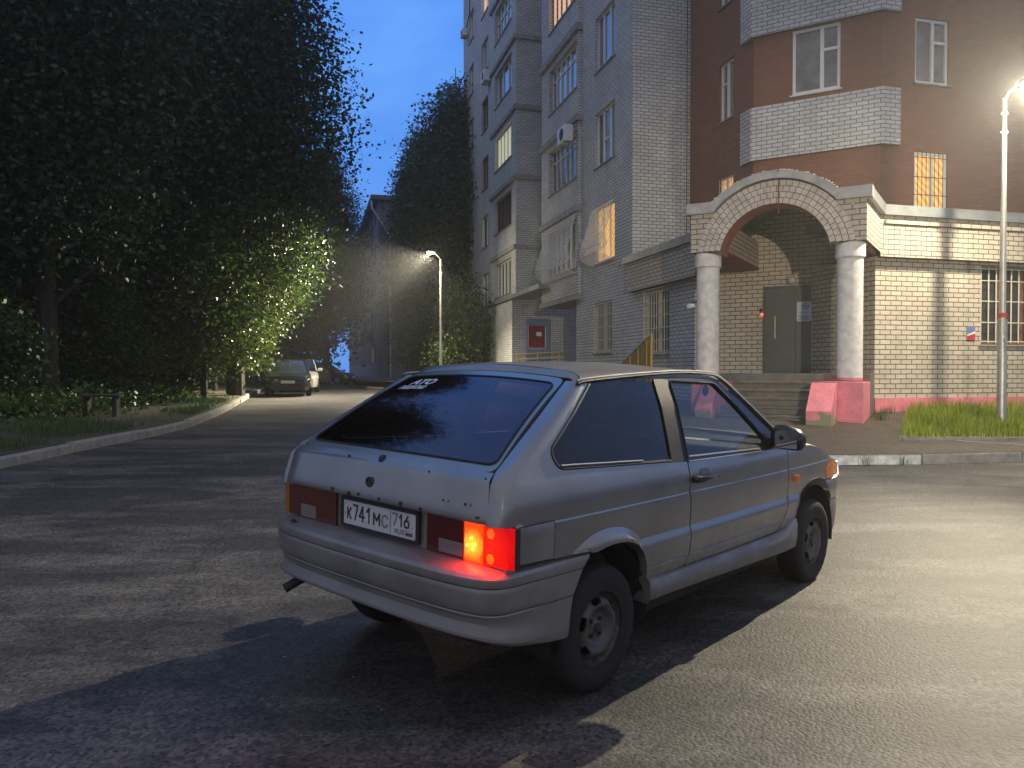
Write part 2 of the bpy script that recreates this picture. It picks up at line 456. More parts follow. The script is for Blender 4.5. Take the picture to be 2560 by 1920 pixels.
asphalt2 = asphalt_mat('pavement_asphalt', (.048, .041, .036), (.066, .056, .048), .7)
soil = mat('soil', (.075, .058, .042), .95, noise=.5, nscale=1.2, bump=.8, bscale=18, col2=(.035, .045, .02), bdist=.03)
grass_base = mat('grass_ground', (.03, .045, .014), .95, noise=.5, nscale=2)
kerb_m = mat('kerb_concrete', (.30, .285, .26), .8, noise=.3, nscale=6, bump=.6, bscale=45, bdist=.006)
kerb_w = mat('kerb_whitewash_glow', (.62, .63, .63), .75, noise=.35, nscale=8, bump=.5, bscale=45, col2=(.30, .30, .29))  # whitewash with the headlamp glow on the kerb put into its colour

def zg(Y):
    if Y < 4: return 0.0
    if Y < 30: return .0192*(Y-4) if Y > 6 else .0192*(Y-4)**2/4+.0
    return .4992+.002*(Y-30)
LK = [(-6.9, -12), (-6.92, 0), (-6.93, 5), (-6.95, 10.42), (-6.95, 12.5), (-6.86, 13.8), (-6.85, 15.2), (-6.92, 16.4), (-7.2, 17.9), (-8.0, 21.6), (-10.15, 30), (-13.0, 41), (-19, 64), (-26, 90)]
LK = [(p[0], p[1]) for p in smoothpoly(LK, 5)]
RK = [(60, 24.5), (30, 15.5), (16, 12.5), (10, 11.42), (7.39, 11.08), (4.48, 10.72), (3.2, 11.4), (2.1, 14), (-.6, 24), (-3.4, 33), (-6.6, 39), (-8.2, 41.6), (-12.2, 57), (-17, 76)]
RK = [(p[0], p[1]) for p in smoothpoly(RK, 5)]
def kd(X, Y):
    return -.123*(X-4.48)+.9925*(Y-10.72)
def zp(X, Y):
    return zg(Y)+.15+.055*min(max(0, kd(X, Y)), 5.2)

def sheet(name, x0, x1, y0, y1, step, zf, m, kind='structure'):
    mb = MB(); xs = arange(x0, x1, step); ys = arange(y0, y1, step)
    vs = [(x, y, zf(x, y)) for y in ys for x in xs]; n = len(xs)
    fs = [(j*n+i, j*n+i+1, (j+1)*n+i+1, (j+1)*n+i) for j in range(len(ys)-1) for i in range(n-1)]
    mb.add(vs, fs); o = mb.build(name, m, smooth='all'); tag(o, kind=kind); return o
sheet('ground', -150, 150, -50, 190, 10, lambda x, y: zg(y)-.08, grass_base)
sheet('road', -24, 44, -14, 82, 1.0, lambda x, y: zg(y), asphalt)

def bank(name, line, side, width, zf, m, steps=10):
    """land beyond a kerb line, outwards by `width`"""
    mb = MB(); rows = []
    for (x, y) in line:
        rows.append([(x+side*(.16+width*(k/steps)**1.6), y, zf(x+side*(.16+width*(k/steps)**1.6), y, width*(k/steps)**1.6)) for k in range(steps+1)])
    n = steps+1; vs = [p for r in rows for p in r]
    fs = [(j*n+i, j*n+i+1, (j+1)*n+i+1, (j+1)*n+i) for j in range(len(rows)-1) for i in range(steps)]
    mb.add(vs, fs); o = mb.build(name, m, smooth='all'); tag(o, kind='structure'); return o
def zverge(x, y, d=None):
    d = d if d is not None else 2
    return zg(y)+.145+.03*min(d, 4)+.05*math.sin(x*.9)*math.cos(y*.7)*min(1, d/2)
bank('verge', LK, -1, 80, lambda x, y, d: zverge(x, y, d), soil, 18)

# pavement and lawn beyond the right kerb: triangulated outline
pav = [p for p in RK if p[1] < 78]
outl = [(p[0]+.0, p[1]) for p in pav]+[(20, 78), (60, 60)]
mb = MB()
patch(mb, outl, [], lambda u, v: (u, v, zp(u, v)), arange(-16, 58, 2), arange(10, 76, 2), d=1.5)
o = mb.build('pavement', asphalt2, smooth='all'); tag(o, kind='structure')

def kerb_line(line, side, lab, m_fn, groupname, off=0.0, h=.15, width=.15, seg=1.0):
    """kerb stones as individual blocks butted end to end along a line"""
    # resample by arc length
    pts = [Vector((p[0], p[1])) for p in line]; L = [0]
    for a, b in zip(pts, pts[1:]): L.append(L[-1]+(b-a).length)
    def at(s):
        s = min(max(s, 0), L[-1])
        for i in range(len(L)-1):
            if s <= L[i+1]: return pts[i].lerp(pts[i+1], (s-L[i])/(L[i+1]-L[i]+1e-9))
        return pts[-1]
    root = empty(groupname[0]); tag(root, lab, 'kerb')
    n = int(L[-1]/seg); cnt = 0
    for k in range(n):
        a = at(k*seg+.012); b = at((k+1)*seg-.012)
        if a.y > 60 or a.x > 24 or a.y < -2: continue
        u = (b-a).normalized(); nrm = Vector((-u.y, u.x))*side
        ja = random.uniform(-.012, .012); jz = random.uniform(-.012, .01)
        vs = []
        for q, s in ((a, 0), (b, 1)):
            z = zg(q.y)
            prof = [(0, -.05), (0, h-.02), (.018, h), (width, h), (width, -.05)]
            vs.append([(q.x+nrm.x*(w_+ja), q.y+nrm.y*(w_+ja), z+hh+(jz if hh > 0 else 0)) for w_, hh in prof])
        mb = MB(); mb.loft(vs, closed=True); mb.add(vs[0], [(0, 1, 2, 3, 4)]); mb.add(vs[1], [(4, 3, 2, 1, 0)])
        mb.build('kerb_stone', m_fn((a+b)/2), root); cnt += 1
    return root
kerb_line(LK, 1, 'grey concrete kerb along the left edge of the road by the undergrowth', lambda p: kerb_m, ('kerb',), seg=2.2)
kerb_line(RK, -1, 'low kerb in front of the entrance, painted white for whitewash and headlamp glow near the car bonnet', lambda p: kerb_w if (3.9 < p.x < 5.7 and p.y < 12) else kerb_m, ('kerb',), seg=1.6)

# lawn beside the entrance
lawn_poly = [(6.2, 12.12), (8.2, 12.2), (12, 12.9), (30, 17.6), (28, 20.7), (8.25, 15.55)]
mb = MB(); patch(mb, lawn_poly, [], lambda u, v: (u, v, zp(u, v)+.03), arange(6, 30, 1), arange(12, 21, 1), d=1)
o = mb.build('lawn', grass_base, smooth='all'); tag(o, kind='structure')
mb = MB()
for a, b in (((6.12, 12.04), (8.2, 12.12)), ((8.2, 12.12), (12.0, 12.82)), ((6.12, 12.04), (6.9, 13.1))):
    u = (Vector(b)-Vector(a)).normalized(); n = Vector((-u.y, u.x))*.04
    za, zb = zp(*a), zp(*b)
    mb.add([(a[0]-n.x, a[1]-n.y, za-.02), (b[0]-n.x, b[1]-n.y, zb-.02), (b[0]+n.x, b[1]+n.y, zb-.02), (a[0]+n.x, a[1]+n.y, za-.02),
            (a[0]-n.x, a[1]-n.y, za+.05), (b[0]-n.x, b[1]-n.y, zb+.05), (b[0]+n.x, b[1]+n.y, zb+.05), (a[0]+n.x, a[1]+n.y, za+.05)],
           [(0, 1, 5, 4), (1, 2, 6, 5), (2, 3, 7, 6), (3, 0, 4, 7), (4, 5, 6, 7)])
o = mb.build('lawn_edging', kerb_m); tag(o, 'thin concrete edging strip around the bright grass patch', 'edging')
mb = MB()
a, b = Vector((6.95, 12.0)), Vector((8.6, 11.35)); u = (b-a).normalized(); n = Vector((-u.y, u.x))*.035
mb.quad(*[(p.x, p.y, zp(p.x, p.y)+.006) for p in (a-n, b-n, b+n, a+n)])
o = mb.build('pavement_joint', kerb_m); tag(o, kind='structure')

def blades(name, pts, zf, h, w, m, lean=.35, n_per=1):
    """grass: bent two-segment blades, one mesh"""
    N = len(pts); V = np.zeros((N*5, 3)); F = []
    for i, (x, y) in enumerate(pts):
        a = random.uniform(0, 2*PI); hh = h*random.uniform(.35, 1.1)*(1+.35*math.sin(x*1.9+.5)*math.cos(y*2.3)) if h > .2 else h*random.uniform(.45, 1.15); ww = w*random.uniform(.6, 1.3); z = zf(x, y)
        la = random.uniform(0, 2*PI); l = lean*hh*random.uniform(.1, 1)
        dx, dy = math.cos(a)*ww/2, math.sin(a)*ww/2; lx, ly = math.cos(la)*l, math.sin(la)*l
        V[i*5:i*5+5] = [(x-dx, y-dy, z), (x+dx, y+dy, z), (x+dx*.8+lx*.35, y+dy*.8+ly*.35, z+hh*.6), (x-dx*.8+lx*.35, y-dy*.8+ly*.35, z+hh*.6), (x+lx, y+ly, z+hh)]
        b = i*5; F.append((b, b+1, b+2, b+3)); F.append((b+3, b+2, b+4))
    me = bpy.data.meshes.new(name); me.from_pydata([tuple(v) for v in V], [], F); me.materials.append(m); me.update()
    o = bpy.data.objects.new(name, me); COL.objects.link(o); return o
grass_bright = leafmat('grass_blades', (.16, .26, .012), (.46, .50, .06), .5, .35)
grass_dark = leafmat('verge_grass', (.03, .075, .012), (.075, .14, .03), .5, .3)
pts = []
lawn_out = [(6.08, 12.02), (8.2, 12.07), (12, 12.75), (30, 17.6), (28, 20.7), (8.05, 15.6)]
while len(pts) < 17000:
    x = 6.0+random.random()**1.3*11; y = random.uniform(11.9, 18)
    q = math.sin(x*2.3+1)*math.cos(y*2.9)+.6*math.sin(x*5.1+y*3.3)
    if q < -.75 and random.random() < .8: continue
    if inpoly(x, y, lawn_out): pts.append((x, y))
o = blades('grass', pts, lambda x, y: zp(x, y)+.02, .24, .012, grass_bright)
tag(o, 'bright tall grass beside the street lamp by the entrance', 'grass', kind='stuff')
# tufts against the pink plinth and block, kerb weeds
tuft = []
for cx_, cy_, r_, k_ in ((6.85, 14.35, .10, 40), (7.02, 14.75, .08, 30), (4.95, 10.72, .05, 14), (5.5, 10.78, .04, 8), (7.6, 15.5, .12, 30), (8.3, 15.4, .3, 70), (7.25, 15.3, .08, 20)):
    for k in range(k_): tuft.append((random.gauss(cx_, r_), random.gauss(cy_, r_*.6)))
o = blades('weeds', tuft, lambda x, y: (zp(x, y) if y > 11.2 else zg(y)), .17, .010, grass_dark)
tag(o, 'small weeds growing at the foot of the pink plinth and kerb', 'weeds', kind='stuff')
# litter of dry leaves and grit along the right kerb
mb = MB()
for k in range(260):
    s = random.random(); x = 3.2+s*7.5+random.gauss(0, .1); y = 10.72+.123*(x-4.48)-.04-abs(random.gauss(0, .16))
    if x < 3.6: continue
    r = random.uniform(.005, .019); a = random.uniform(0, PI); z = zg(y)+.008
    c, d = math.cos(a)*r, math.sin(a)*r
    mb.quad((x-c, y-d, z), (x+d*.5, y-c*.5, z+r*.5), (x+c, y+d, z+.004), (x-d*.5, y+c*.5, z+r*.3))
for k in range(90):
    x = random.uniform(-6.2, 7); y = random.uniform(1.8, 16); r = random.uniform(.004, .012)
    a = random.uniform(0, PI); z = zg(y)+.006; c, d = math.cos(a)*r, math.sin(a)*r
    mb.quad((x-c, y-d, z), (x+d*.5, y-c*.5, z+r*.3), (x+c, y+d, z+.003), (x-d*.5, y+c*.5, z+r*.2))
o = mb.build('leaf_litter', mat('dry_leaf', (.38, .33, .22), .8, noise=.4), recalc=False)
tag(o, 'dry leaf bits and grit scattered along the kerb and asphalt', 'litter', kind='stuff')
# ------------------------------------------------------------------ apartment building
P0 = (3.534, 22.62); TH = math.atan2(.2554, .9668)
BLD = empty('apartment_building', (P0[0], P0[1], 0), TH)
tag(BLD, 'tall white brick apartment block with a brown brick entrance tower and arched porch', 'building')
ZT = 33.0   # top
FL = 3.136
def wall(mb, a, b, z0, z1, holes=(), thick=.0, reveal=.14, inward=None, uvo=0.0, mi=0):
    """vertical wall from a to b (2-D local), holes = (s0,s1,z0,z1); reveals go inward"""
    ax, ay = a; L = math.hypot(b[0]-ax, b[1]-ay); u = ((b[0]-ax)/L, (b[1]-ay)/L)
    if inward is None: inward = (-u[1], u[0])
    ss = sorted({0.0, L} | {h[0] for h in holes} | {h[1] for h in holes}); zs = sorted({z0, z1} | {h[2] for h in holes} | {h[3] for h in holes})
    def P(s, z, d=0): return (ax+u[0]*s+inward[0]*d, ay+u[1]*s+inward[1]*d, z)
    for i in range(len(ss)-1):
        for j in range(len(zs)-1):
            cs, cz = (ss[i]+ss[i+1])/2, (zs[j]+zs[j+1])/2
            if any(h[0] < cs < h[1] and h[2] < cz < h[3] for h in holes): continue
            s0, s1, q0, q1 = ss[i], ss[i+1], zs[j], zs[j+1]
            mb.quad(P(s0, q0), P(s1, q0), P(s1, q1), P(s0, q1), [(uvo+s0, q0), (uvo+s1, q0), (uvo+s1, q1), (uvo+s0, q1)], mi)
    for (s0, s1, q0, q1) in [h[:4] for h in holes]:
        for (p, q) in (((s0, q0), (s0, q1)), ((s1, q1), (s1, q0)), ((s1, q0), (s0, q0)), ((s0, q1), (s1, q1))):
            du = reveal
            if p[0] == q[0]: uv = [(uvo, p[1]), (uvo, q[1]), (uvo+du, q[1]), (uvo+du, p[1])]
            else: uv = [(p[0], 0), (q[0], 0), (q[0], du), (p[0], du)]
            mb.quad(P(p[0], p[1]), P(q[0], q[1]), P(q[0], q[1], du), P(p[0], p[1], du), uv, mi)
    return mb
def window(a, u, n, s0, s1, z0, z1, depth=.12, cols=(0, .5, 1), trans=(), frame=None, pane=None, fw=.055, sill=True, bars=None, sillm=None):
    """window part: frame, with pane / sill / grille sub-parts. a origin, u along, n inward"""
    frame = frame or white_plastic; pane = pane or winglass
    mb = MB()
    def bx(p, q, r0, r1, d0, d1, M=None): (M or mb).obox(a, u, n, p, q, d0, d1, r0, r1)
    w = s1-s0; e = .004
    bx(s0+e, s0+fw, z0+e, z1-e, depth-.05, depth+.01); bx(s1-fw, s1-e, z0+e, z1-e, depth-.05, depth+.01)
    bx(s0+fw, s1-fw, z0+e, z0+fw+.01, depth-.049, depth+.01); bx(s0+fw, s1-fw, z1-fw, z1-e, depth-.049, depth+.01)
    for c in cols[1:-1]:
        m_ = s0+w*c; bx(m_-fw*.6, m_+fw*.6, z0+fw, z1-fw, depth-.052, depth+.008)
    for (c0, c1, t) in trans:
        q = z0+(z1-z0)*t; bx(s0+w*c0+fw*.5, s0+w*c1-fw*.5, q-fw*.45, q+fw*.45, depth-.047, depth+.006)
    W_ = mb.build('window', frame, BLD)
    pb = MB(); bx(s0+.02, s1-.02, z0+.02, z1-.02, depth, depth+.02, pb); pb.build('pane', pane, W_)
    if sill:
        sb = MB(); bx(s0-.05, s1+.05, z0-.035, z0-.003, -.06, depth-.06, sb); sb.build('sill', sillm or flash, W_)
    if bars: bars(W_)
    return W_
def vbars(a, u, n, s0, s1, z0, z1, nb, out=.05, r=.008, hz=(), bulge=0.0, scroll=False, m=None):
    def mk(parent):
        mb = MB()
        def P(s, d, z): return (a[0]+u[0]*s-n[0]*d, a[1]+u[1]*s-n[1]*d, z)
        for k in range(nb+1):
            s = s0+(s1-s0)*k/nb
            if bulge:
                H = z1-z0
                pr = [(0, z1), (.16, z1-.02*H), (.45, z1-.35*H), (.9, z1-.68*H), (1.0, z1-.80*H), (.85, z1-.92*H), (.3, z0), (0, z0-.01)]
                mb.tube([P(s, out+bulge*f_, z_) for f_, z_ in pr], r, 4)
                if scroll: mb.tube([P(s+.03*math.sin(t*.9)+.0, out+bulge*(.72+.2*math.cos(t*.9)), z0+H*(.45-.05*t)) for t in range(7)], r*.8, 4)
            else: mb.tube([P(s, out, z0), P(s, out, z1)], r, 5)
        for t in hz:
            z = z0+(z1-z0)*t
            d = out+(bulge*(.98 if t < .3 else .35) if bulge else 0)
            mb.tube([P(s0, d, z), P(s1, d, z)], r*1.1, 4)
        mb.build('grille', m or grille_m, parent)
    return mk

# ---- facade A (faces the road), e1 = 0, s runs backwards (e2)
LV = [5.02+3.13*n for n in range(9)]
curtg = mat('curtained_glass', (.15, .15, .145), .12, spec=.8, noise=.5, nscale=1.7, col2=(.05, .05, .05))
a0 = (0.0, 0.0); uA = (0, 1); nA = (1, 0)   # inward +e1
def ci(x, t): return x
holesA = []
winsA = []
for i, z in enumerate(LV):
    holesA.append((1.35, 3.05, z, z+1.78)); winsA.append(('R', 1.35, 3.05, z, z+1.78, i))
holesA.append((1.575, 3.18, 2.05, 3.72))
mb = MB()
# continuous wall piece right of the recess (ground floor s 0..4.87; upper s 0..4.4)
wall(mb, (0, 0), (0, 4.4), .1, ZT, [h for h in holesA], inward=nA)
wall(mb, (0, 4.4), (0, 4.87), .1, 4.17, inward=nA, uvo=4.4)
wall(mb, (0, 4.87), (4.2, 4.87), .1, 4.2, inward=(0, -1))
# the same plane continues towards the porch at ground level (annex)
wall(mb, (0, -3.72), (0, 0), .1, 4.55, [(3.72-2.42, 3.72-.785, 1.92, 3.69)], inward=nA, uvo=-3.72)
# face B and the toothed edge towards the brown tower
wall(mb, (0, 0), (1.857, 0), 4.55, ZT, inward=(0, 1))
# upper loggia block, projecting 12 cm, s 4.4 .. 8.7
LB = [(7.54-4.33)*0+0]
lo = -.12
hol = [(4.5-4.4, 7.75-4.4, z+.1, z+1.80) for z in LV]
wall(mb, (lo, 4.4), (lo, 8.7), 4.17, ZT, hol, inward=nA, reveal=.2)
wall(mb, (0, 4.4), (lo, 4.4), 4.17, ZT, inward=(0, 1))
wall(mb, (lo, 8.7), (1.0, 8.7), 4.17, ZT, inward=(0, -1))
# recess
wall(mb, (1.0, 8.7), (1.0, 12.5), 4.6, ZT, inward=nA)
wall(mb, (-.18, 12.5), (1.0, 12.5), 4.9, ZT, inward=(0, 1))
wall(mb, (-.35, 12.5), (6.0, 12.5), .1, 4.72, [(.666, 1.83, 1.78, 3.85)], inward=(0, 1), uvo=-.35, reveal=.1)
# left loggia block, s 12.5 .. 17.3, projecting 18 cm
hol = [(13.25-12.5, 16.5-12.5, z+.08, z+1.72) for z in LV]
wall(mb, (-.18, 12.5), (-.18, 17.3), 4.9, ZT, hol, inward=nA, reveal=.2)
wall(mb, (-.18, 17.3), (0, 17.3), .1, ZT, inward=(0, -1))
wall(mb, (-.35, 12.5), (-.35, 17.3), .1, 4.72, inward=nA)
# left end
hol = [(18.75-17.3, 20.35-17.3, z, z+1.7) for z in LV]+[(22.4-17.3, 23.7-17.3, z, z+1.7) for z in LV]
hol += [(18.75-17.3, 20.35-17.3, 2.07, 3.78), (22.4-17.3, 23.7-17.3, 2.07, 3.70)]
wall(mb, (0, 17.3), (0, 25.4), .1, ZT, hol, inward=nA, uvo=.13)
wall(mb, (0, 25.4), (14, 25.4), .1, ZT, inward=(0, -1))
mb.build('wall', white_brick, BLD)
# soffits and ledges
mb = MB()
mb.box(lo-.1, 1.0, 4.35, 8.75, 3.97, 4.17)
mb.build('soffit', concrete, BLD)
mb = MB()
mb.box(-.47, .6, 8.0, 17.32, 4.72, 4.9)
mb.build('canopy_roof', flash, BLD)
for i, z in enumerate([7.18+3.13*k for k in range(8)]):
    mb = MB(); mb.box(-.30, 1.05, 12.38, 17.32, z-.20, z); mb.build('ledge', concrete, BLD)
    mb = MB(); mb.box(-.24, .3, 4.28, 8.74, z+.08-.22, z+.08); mb.build('ledge', concrete, BLD)
# recess darkness filler (ground-floor passage ceiling is the soffit)
# windows on A
for (t, s0, s1, z0, z1, i) in winsA:
    pane = lit_orange if i == 0 else (curtg if i in (1, 3, 4) else winglass)
    window(a0, uA, nA, s0, s1, z0, z1, depth=.14, cols=(0, .34, .68, 1), trans=((.34, .68, .45),) if i == 1 else (), pane=pane,
           bars=vbars(a0, uA, nA, s0-.02, s1+.1, z0-.05, z1, 11, .02, .0135, hz=(.24,), bulge=.48, scroll=True, m=white_plastic) if i == 0 else None)
window(a0, uA, nA, 1.575, 3.18, 2.05, 3.72, depth=.14, cols=(0, .5, 1), pane=winglass, frame=grille_m, bars=vbars(a0, uA, nA, 1.6, 3.15, 2.08, 3.70, 9, -.02, .011, hz=(.03, .25, .5, .75, .97)))
window((0, -3.72), uA, nA, 3.72-2.42, 3.72-.785, 1.92, 3.69, depth=.14, cols=(0, .5, 1), pane=winglass, frame=grille_m, bars=vbars((0, -3.72), uA, nA, 3.72-2.4, 3.72-.8, 1.95, 3.67, 10, -.02, .012, hz=(.03, .2, .4, .6, .8, .97)))
# right loggias
for i, z in enumerate(LV):
    if i > 6: break
    fr = [white_plastic, grille_m, white_plastic, wood_frame, white_plastic, white_plastic, white_plastic][i]
    pane = [winglass, curtg, winglass, lit_pink, curtg, winglass, winglass][i]
    b = vbars((lo, 4.4), uA, nA, .08, 3.5, z-.1, z+1.95, 20, .02, .0135, hz=(.24, .82), bulge=.48, scroll=True, m=white_plastic) if i == 0 else None
    window((lo, 4.4), uA, nA, .1, 3.35, z+.1, z+1.80, depth=.2, cols=(0, .16, .34, .5, .68, .84, 1), trans=((0, 1, .72),) if i in (1, 2) else (), frame=fr, pane=pane, fw=.04, bars=b)
# left loggias
for i, z in enumerate(LV):
    if i > 6: break
    fr = [white_plastic, wood_frame, white_plastic, white_plastic, white_plastic, white_plastic, white_plastic][i]
    pane = [winglass, dark_room, lit_yellow, winglass, winglass, winglass, winglass][i]
    window((-.18, 12.5), uA, nA, .75, 4.0, z+.08, z+1.72, depth=.2, cols=(0, .2, .4, .6, .8, 1) if i != 3 else (0, .33, .66, 1), trans=((0, 1, .62),) if i == 4 else (), frame=fr, pane=pane, fw=.05)
    if i == 1:
        pass
for i, z in enumerate(LV):
    if i > 6: break
    window((0, 17.3), uA, nA, 18.75-17.3, 20.35-17.3, z, z+1.7, depth=.16, frame=wood_frame if i in (2, 3) else white_plastic, pane=dark_room if i == 1 else (lit_pink if i == 5 else (curtg if i % 2 else winglass)))
    window((0, 17.3), uA, nA, 22.4-17.3, 23.7-17.3, z, z+1.7, depth=.16, pane=winglass)
for s0, s1, z1 in ((1.45, 3.05, 3.78), (5.1, 6.4, 3.70)):
    window((0, 17.3), uA, nA, s0, s1, 2.07, z1, depth=.14, frame=wood_frame, pane=curtain, bars=vbars((0, 17.3), uA, nA, s0+.03, s1-.03, 2.1, z1-.03, 8, -.01, .014, hz=(.03, .5, .97), m=yellow_paint))
# blue door of the raised side entrance in the recess
blue_p = mat('blue_paint', (.17, .25, .34), .5, noise=.15)
mb = MB(); mb.box(.33, 1.465, 12.54, 12.58, 1.79, 3.84)
dr = mb.build('door', blue_p, BLD); dr['label'] = 'blue metal door of the side entrance'
mb = MB(); mb.tube([(.45, 12.50, 2.60), (.45, 12.50, 2.85)], .012, 6); mb.build('handle', black_rubber, dr)
mb = MB(); mb.box(-.6, 3.0, 11.2, 12.49, .3, 1.76); mb.build('landing', concrete, BLD)
# ---- brown tower
hA2 = [(1.68, 2.44, z, z+1.6) for z in (5.18, 8.32, 11.46, 14.6)]
hC = [(.939*1.0, 2.058, z, z+1.62) for z in (8.337, 11.47, 14.6)]
hD = [(.95, 1.93, z, z+1.58) for z in (5.17, 8.38, 11.5, 14.6)]
mb = MB()
r2 = math.sqrt(.5)
wall(mb, (1.857, 0), (1.857, -3.4), 4.2, ZT, hA2, inward=(1, 0))
wall(mb, (1.857, -3.4), (3.952, -5.495), 4.2, ZT, hC, inward=(r2, r2), uvo=3.4)
wall(mb, (3.952, -5.495), (22, -5.495), 4.2, ZT, hD+[(7.5, 8.6, z, z+1.58) for z in (5.17, 8.38)], inward=(0, 1), uvo=6.36)
mb.build('tower_wall', brown_brick, BLD)
for k, (s0, s1, z0, z1) in enumerate(hA2):
    window((1.857, 0), (0, -1), (1, 0), s0, s1, z0, z1, depth=.12, cols=(0, .45, 1), trans=((0, .45, .65),), pane=lit_orange if k == 0 else winglass,
           bars=vbars((1.857, 0), (0, -1), (1, 0), s0, s1, z0, z1, 6, -.02, .008, hz=(.1, .9)) if k == 0 else None)
for (s0, s1, z0, z1) in hC:
    window((1.857, -3.4), (r2, -r2), (r2, r2), s0, s1, z0, z1, depth=.09, cols=(0, .62, 1), trans=((.62, 1, .63),), fw=.075, sillm=white_plastic, pane=curtg)
for k, (s0, s1, z0, z1) in enumerate(hD):
    window((3.952, -5.495), (1, 0), (0, 1), s0, s1, z0, z1, depth=.09, cols=(0, .55, 1), trans=((.55, 1, .66),) if k else (), fw=.07, pane=lit_orange if k == 0 else MATS['curtained_glass'],
           bars=vbars((3.952, -5.495), (1, 0), (0, 1), s0, s1, z0, z1, 8, -.02, .008, hz=(.08, .35, .62, .92), m=black_rubber) if k == 0 else None)
# white brick balcony bands wrapped round the corner
pr = .12
c1 = (1.857-pr, -3.4-pr*.4142); c2 = (3.952-pr*.4142, -5.495-pr)
for z in (6.83, 9.97, 13.11, 16.25):
    mb = MB(); zt = z+1.34
    pth = [(1.857-pr, -2.954), c1, c2, (4.401, -5.495-pr)]
    uo = 0
    for a, b in zip(pth, pth[1:]):
        wall(mb, a, b, z, zt, uvo=uo); uo += math.hypot(b[0]-a[0], b[1]-a[1])
    mb.quad(*[(p[0], p[1], z) for p in (pth[0], pth[1], (1.857, -3.4), (1.857, -2.954))])
    mb.quad(*[(p[0], p[1], z) for p in (pth[1], pth[2], (3.952, -5.495), (1.857, -3.4))])
    mb.quad(*[(p[0], p[1], z) for p in (pth[2], pth[3], (4.401, -5.495), (3.952, -5.495))])
    for q in ((0, (1.857, -2.954)), (3, (4.401, -5.495))):
        p = pth[q[0]]; mb.quad((p[0], p[1], z), (q[1][0], q[1][1], z), (q[1][0], q[1][1], zt), (p[0], p[1], zt), [(0, z), (.12, z), (.12, zt), (0, zt)])
    mb.build('balcony_band', white_brick, BLD)
# thin dark service cable at the seam
mb = MB(); mb.box(1.74, 1.757, -.016, 0.0, 4.8, ZT-1); mb.build('cable', black_rubber, BLD)

# ---- annex (ground floor ring) : wall C', wall D', fascia
mb = MB()
door_s = (1.62, 3.12)   # along C'
# C' runs from (0,-3.72) along (r2,-r2)
wall(mb, (0, -3.72), (5.2*r2, -3.72-5.2*r2), .2, 4.0, [], inward=(r2, r2))
# D'
wD = -7.75
wall(mb, (1.92, wD), (20, wD), .2, 3.78, [(4.567-1.92, 7.0-1.92, 2.02, 3.68)], inward=(0, 1), reveal=.18)
wall(mb, (1.92, wD), (1.92, -5.0), .2, 3.78, inward=(1, 0))
mb.build('annex_wall', white_brick_porch, BLD)
window((1.92, wD), (1, 0), (0, 1), 4.567-1.92, 7.0-1.92, 2.02, 3.68, depth=.17, cols=(0, .26, .5, .74, 1), frame=wood_frame, pane=dark_room, sillm=concrete,
       bars=vbars((1.92, wD), (1, 0), (0, 1), 2.66, 5.07, 2.05, 3.66, 12, -.01, .013, hz=(.02, .27, .55, .82, .98)))
fz0, fz1 = 3.75, 4.57
mb = MB()
QL = (-1.755, -6.90); QR = (.528, -9.18)
wall(mb, (-.25, -5.3), (-.25, -.13), fz0, fz1, inward=(1, 0))
wall(mb, (-.25, -.13), (0, -.13), fz0, fz1, inward=(0, -1))
cr_ = (1.859, -7.97)
wall(mb, QR, cr_, fz0+.08, fz1, inward=(-r2, r2), uvo=.4)
wall(mb, cr_, (20, -7.97), fz0, fz1, inward=(0, 1), uvo=2.27)
mb.quad((-.25, -5.3, fz0), (-.25, -.13, fz0), (0, -.13, fz0), (0, -5.3, fz0))
mb.quad((cr_[0], -7.97, fz0), (20, -7.97, fz0), (20, wD, fz0), (1.92, wD, fz0))
mb.build('fascia_wall', white_brick_porch, BLD)
# coping: proud metal flashing and projecting course
mb = MB()
def coping(a, b, n, z0=4.57, z1=4.77, out=.10, back=.45):
    L = math.hypot(b[0]-a[0], b[1]-a[1]); u = ((b[0]-a[0])/L, (b[1]-a[1])/L)
    mb.obox(a, u, n, 0, L, -back, out, z0, z1)
coping((-.25, -5.3), (-.25, -.03), (-1, 0)); 
coping(cr_, (20, -7.97), (0, -1), back=2.6)
coping(QR, (cr_[0]-.06, cr_[1]-.06), (r2, -r2))
mb.build('coping', flash, BLD)
mb = MB()
mb.box(cr_[0]+.08, 20, -8.02, -7.972, 4.40, 4.475); mb.build('brick_course', white_brick_porch, BLD)
mb = MB()
mb.prism([(-.2, -.1), (1.84, -.1), (1.84, -3.41), (3.94, -5.48), (19.9, -5.48), (19.9, -7.7), (1.95, -7.7), (1.95, -5.62), (.03, -3.70), (-.2, -3.70)][::-1], 4.50, 4.55); mb.build('annex_roof', concrete_dark, BLD)
# pink plinth under D'
mb = MB(); mb.box(1.90, 20, wD-.05, wD-.004, .2, .905); mb.build('plinth', pink, BLD)

# ---- arched porch face.  face frame: t along from QL, n outward = (-r2,-r2)
uC = (r2, -r2); nC = (-r2, -r2); PW = 3.23
tc_, zc_, Ri, Ro = 1.60, 3.62, 1.025, 1.47
def PF(t, z, d=0): return (QL[0]+uC[0]*t+nC[0]*d, QL[1]+uC[1]*t+nC[1]*d, z)
mbw = MB(); zb = 3.83
def outline_fn(u, v): return PF(u, v, 0)
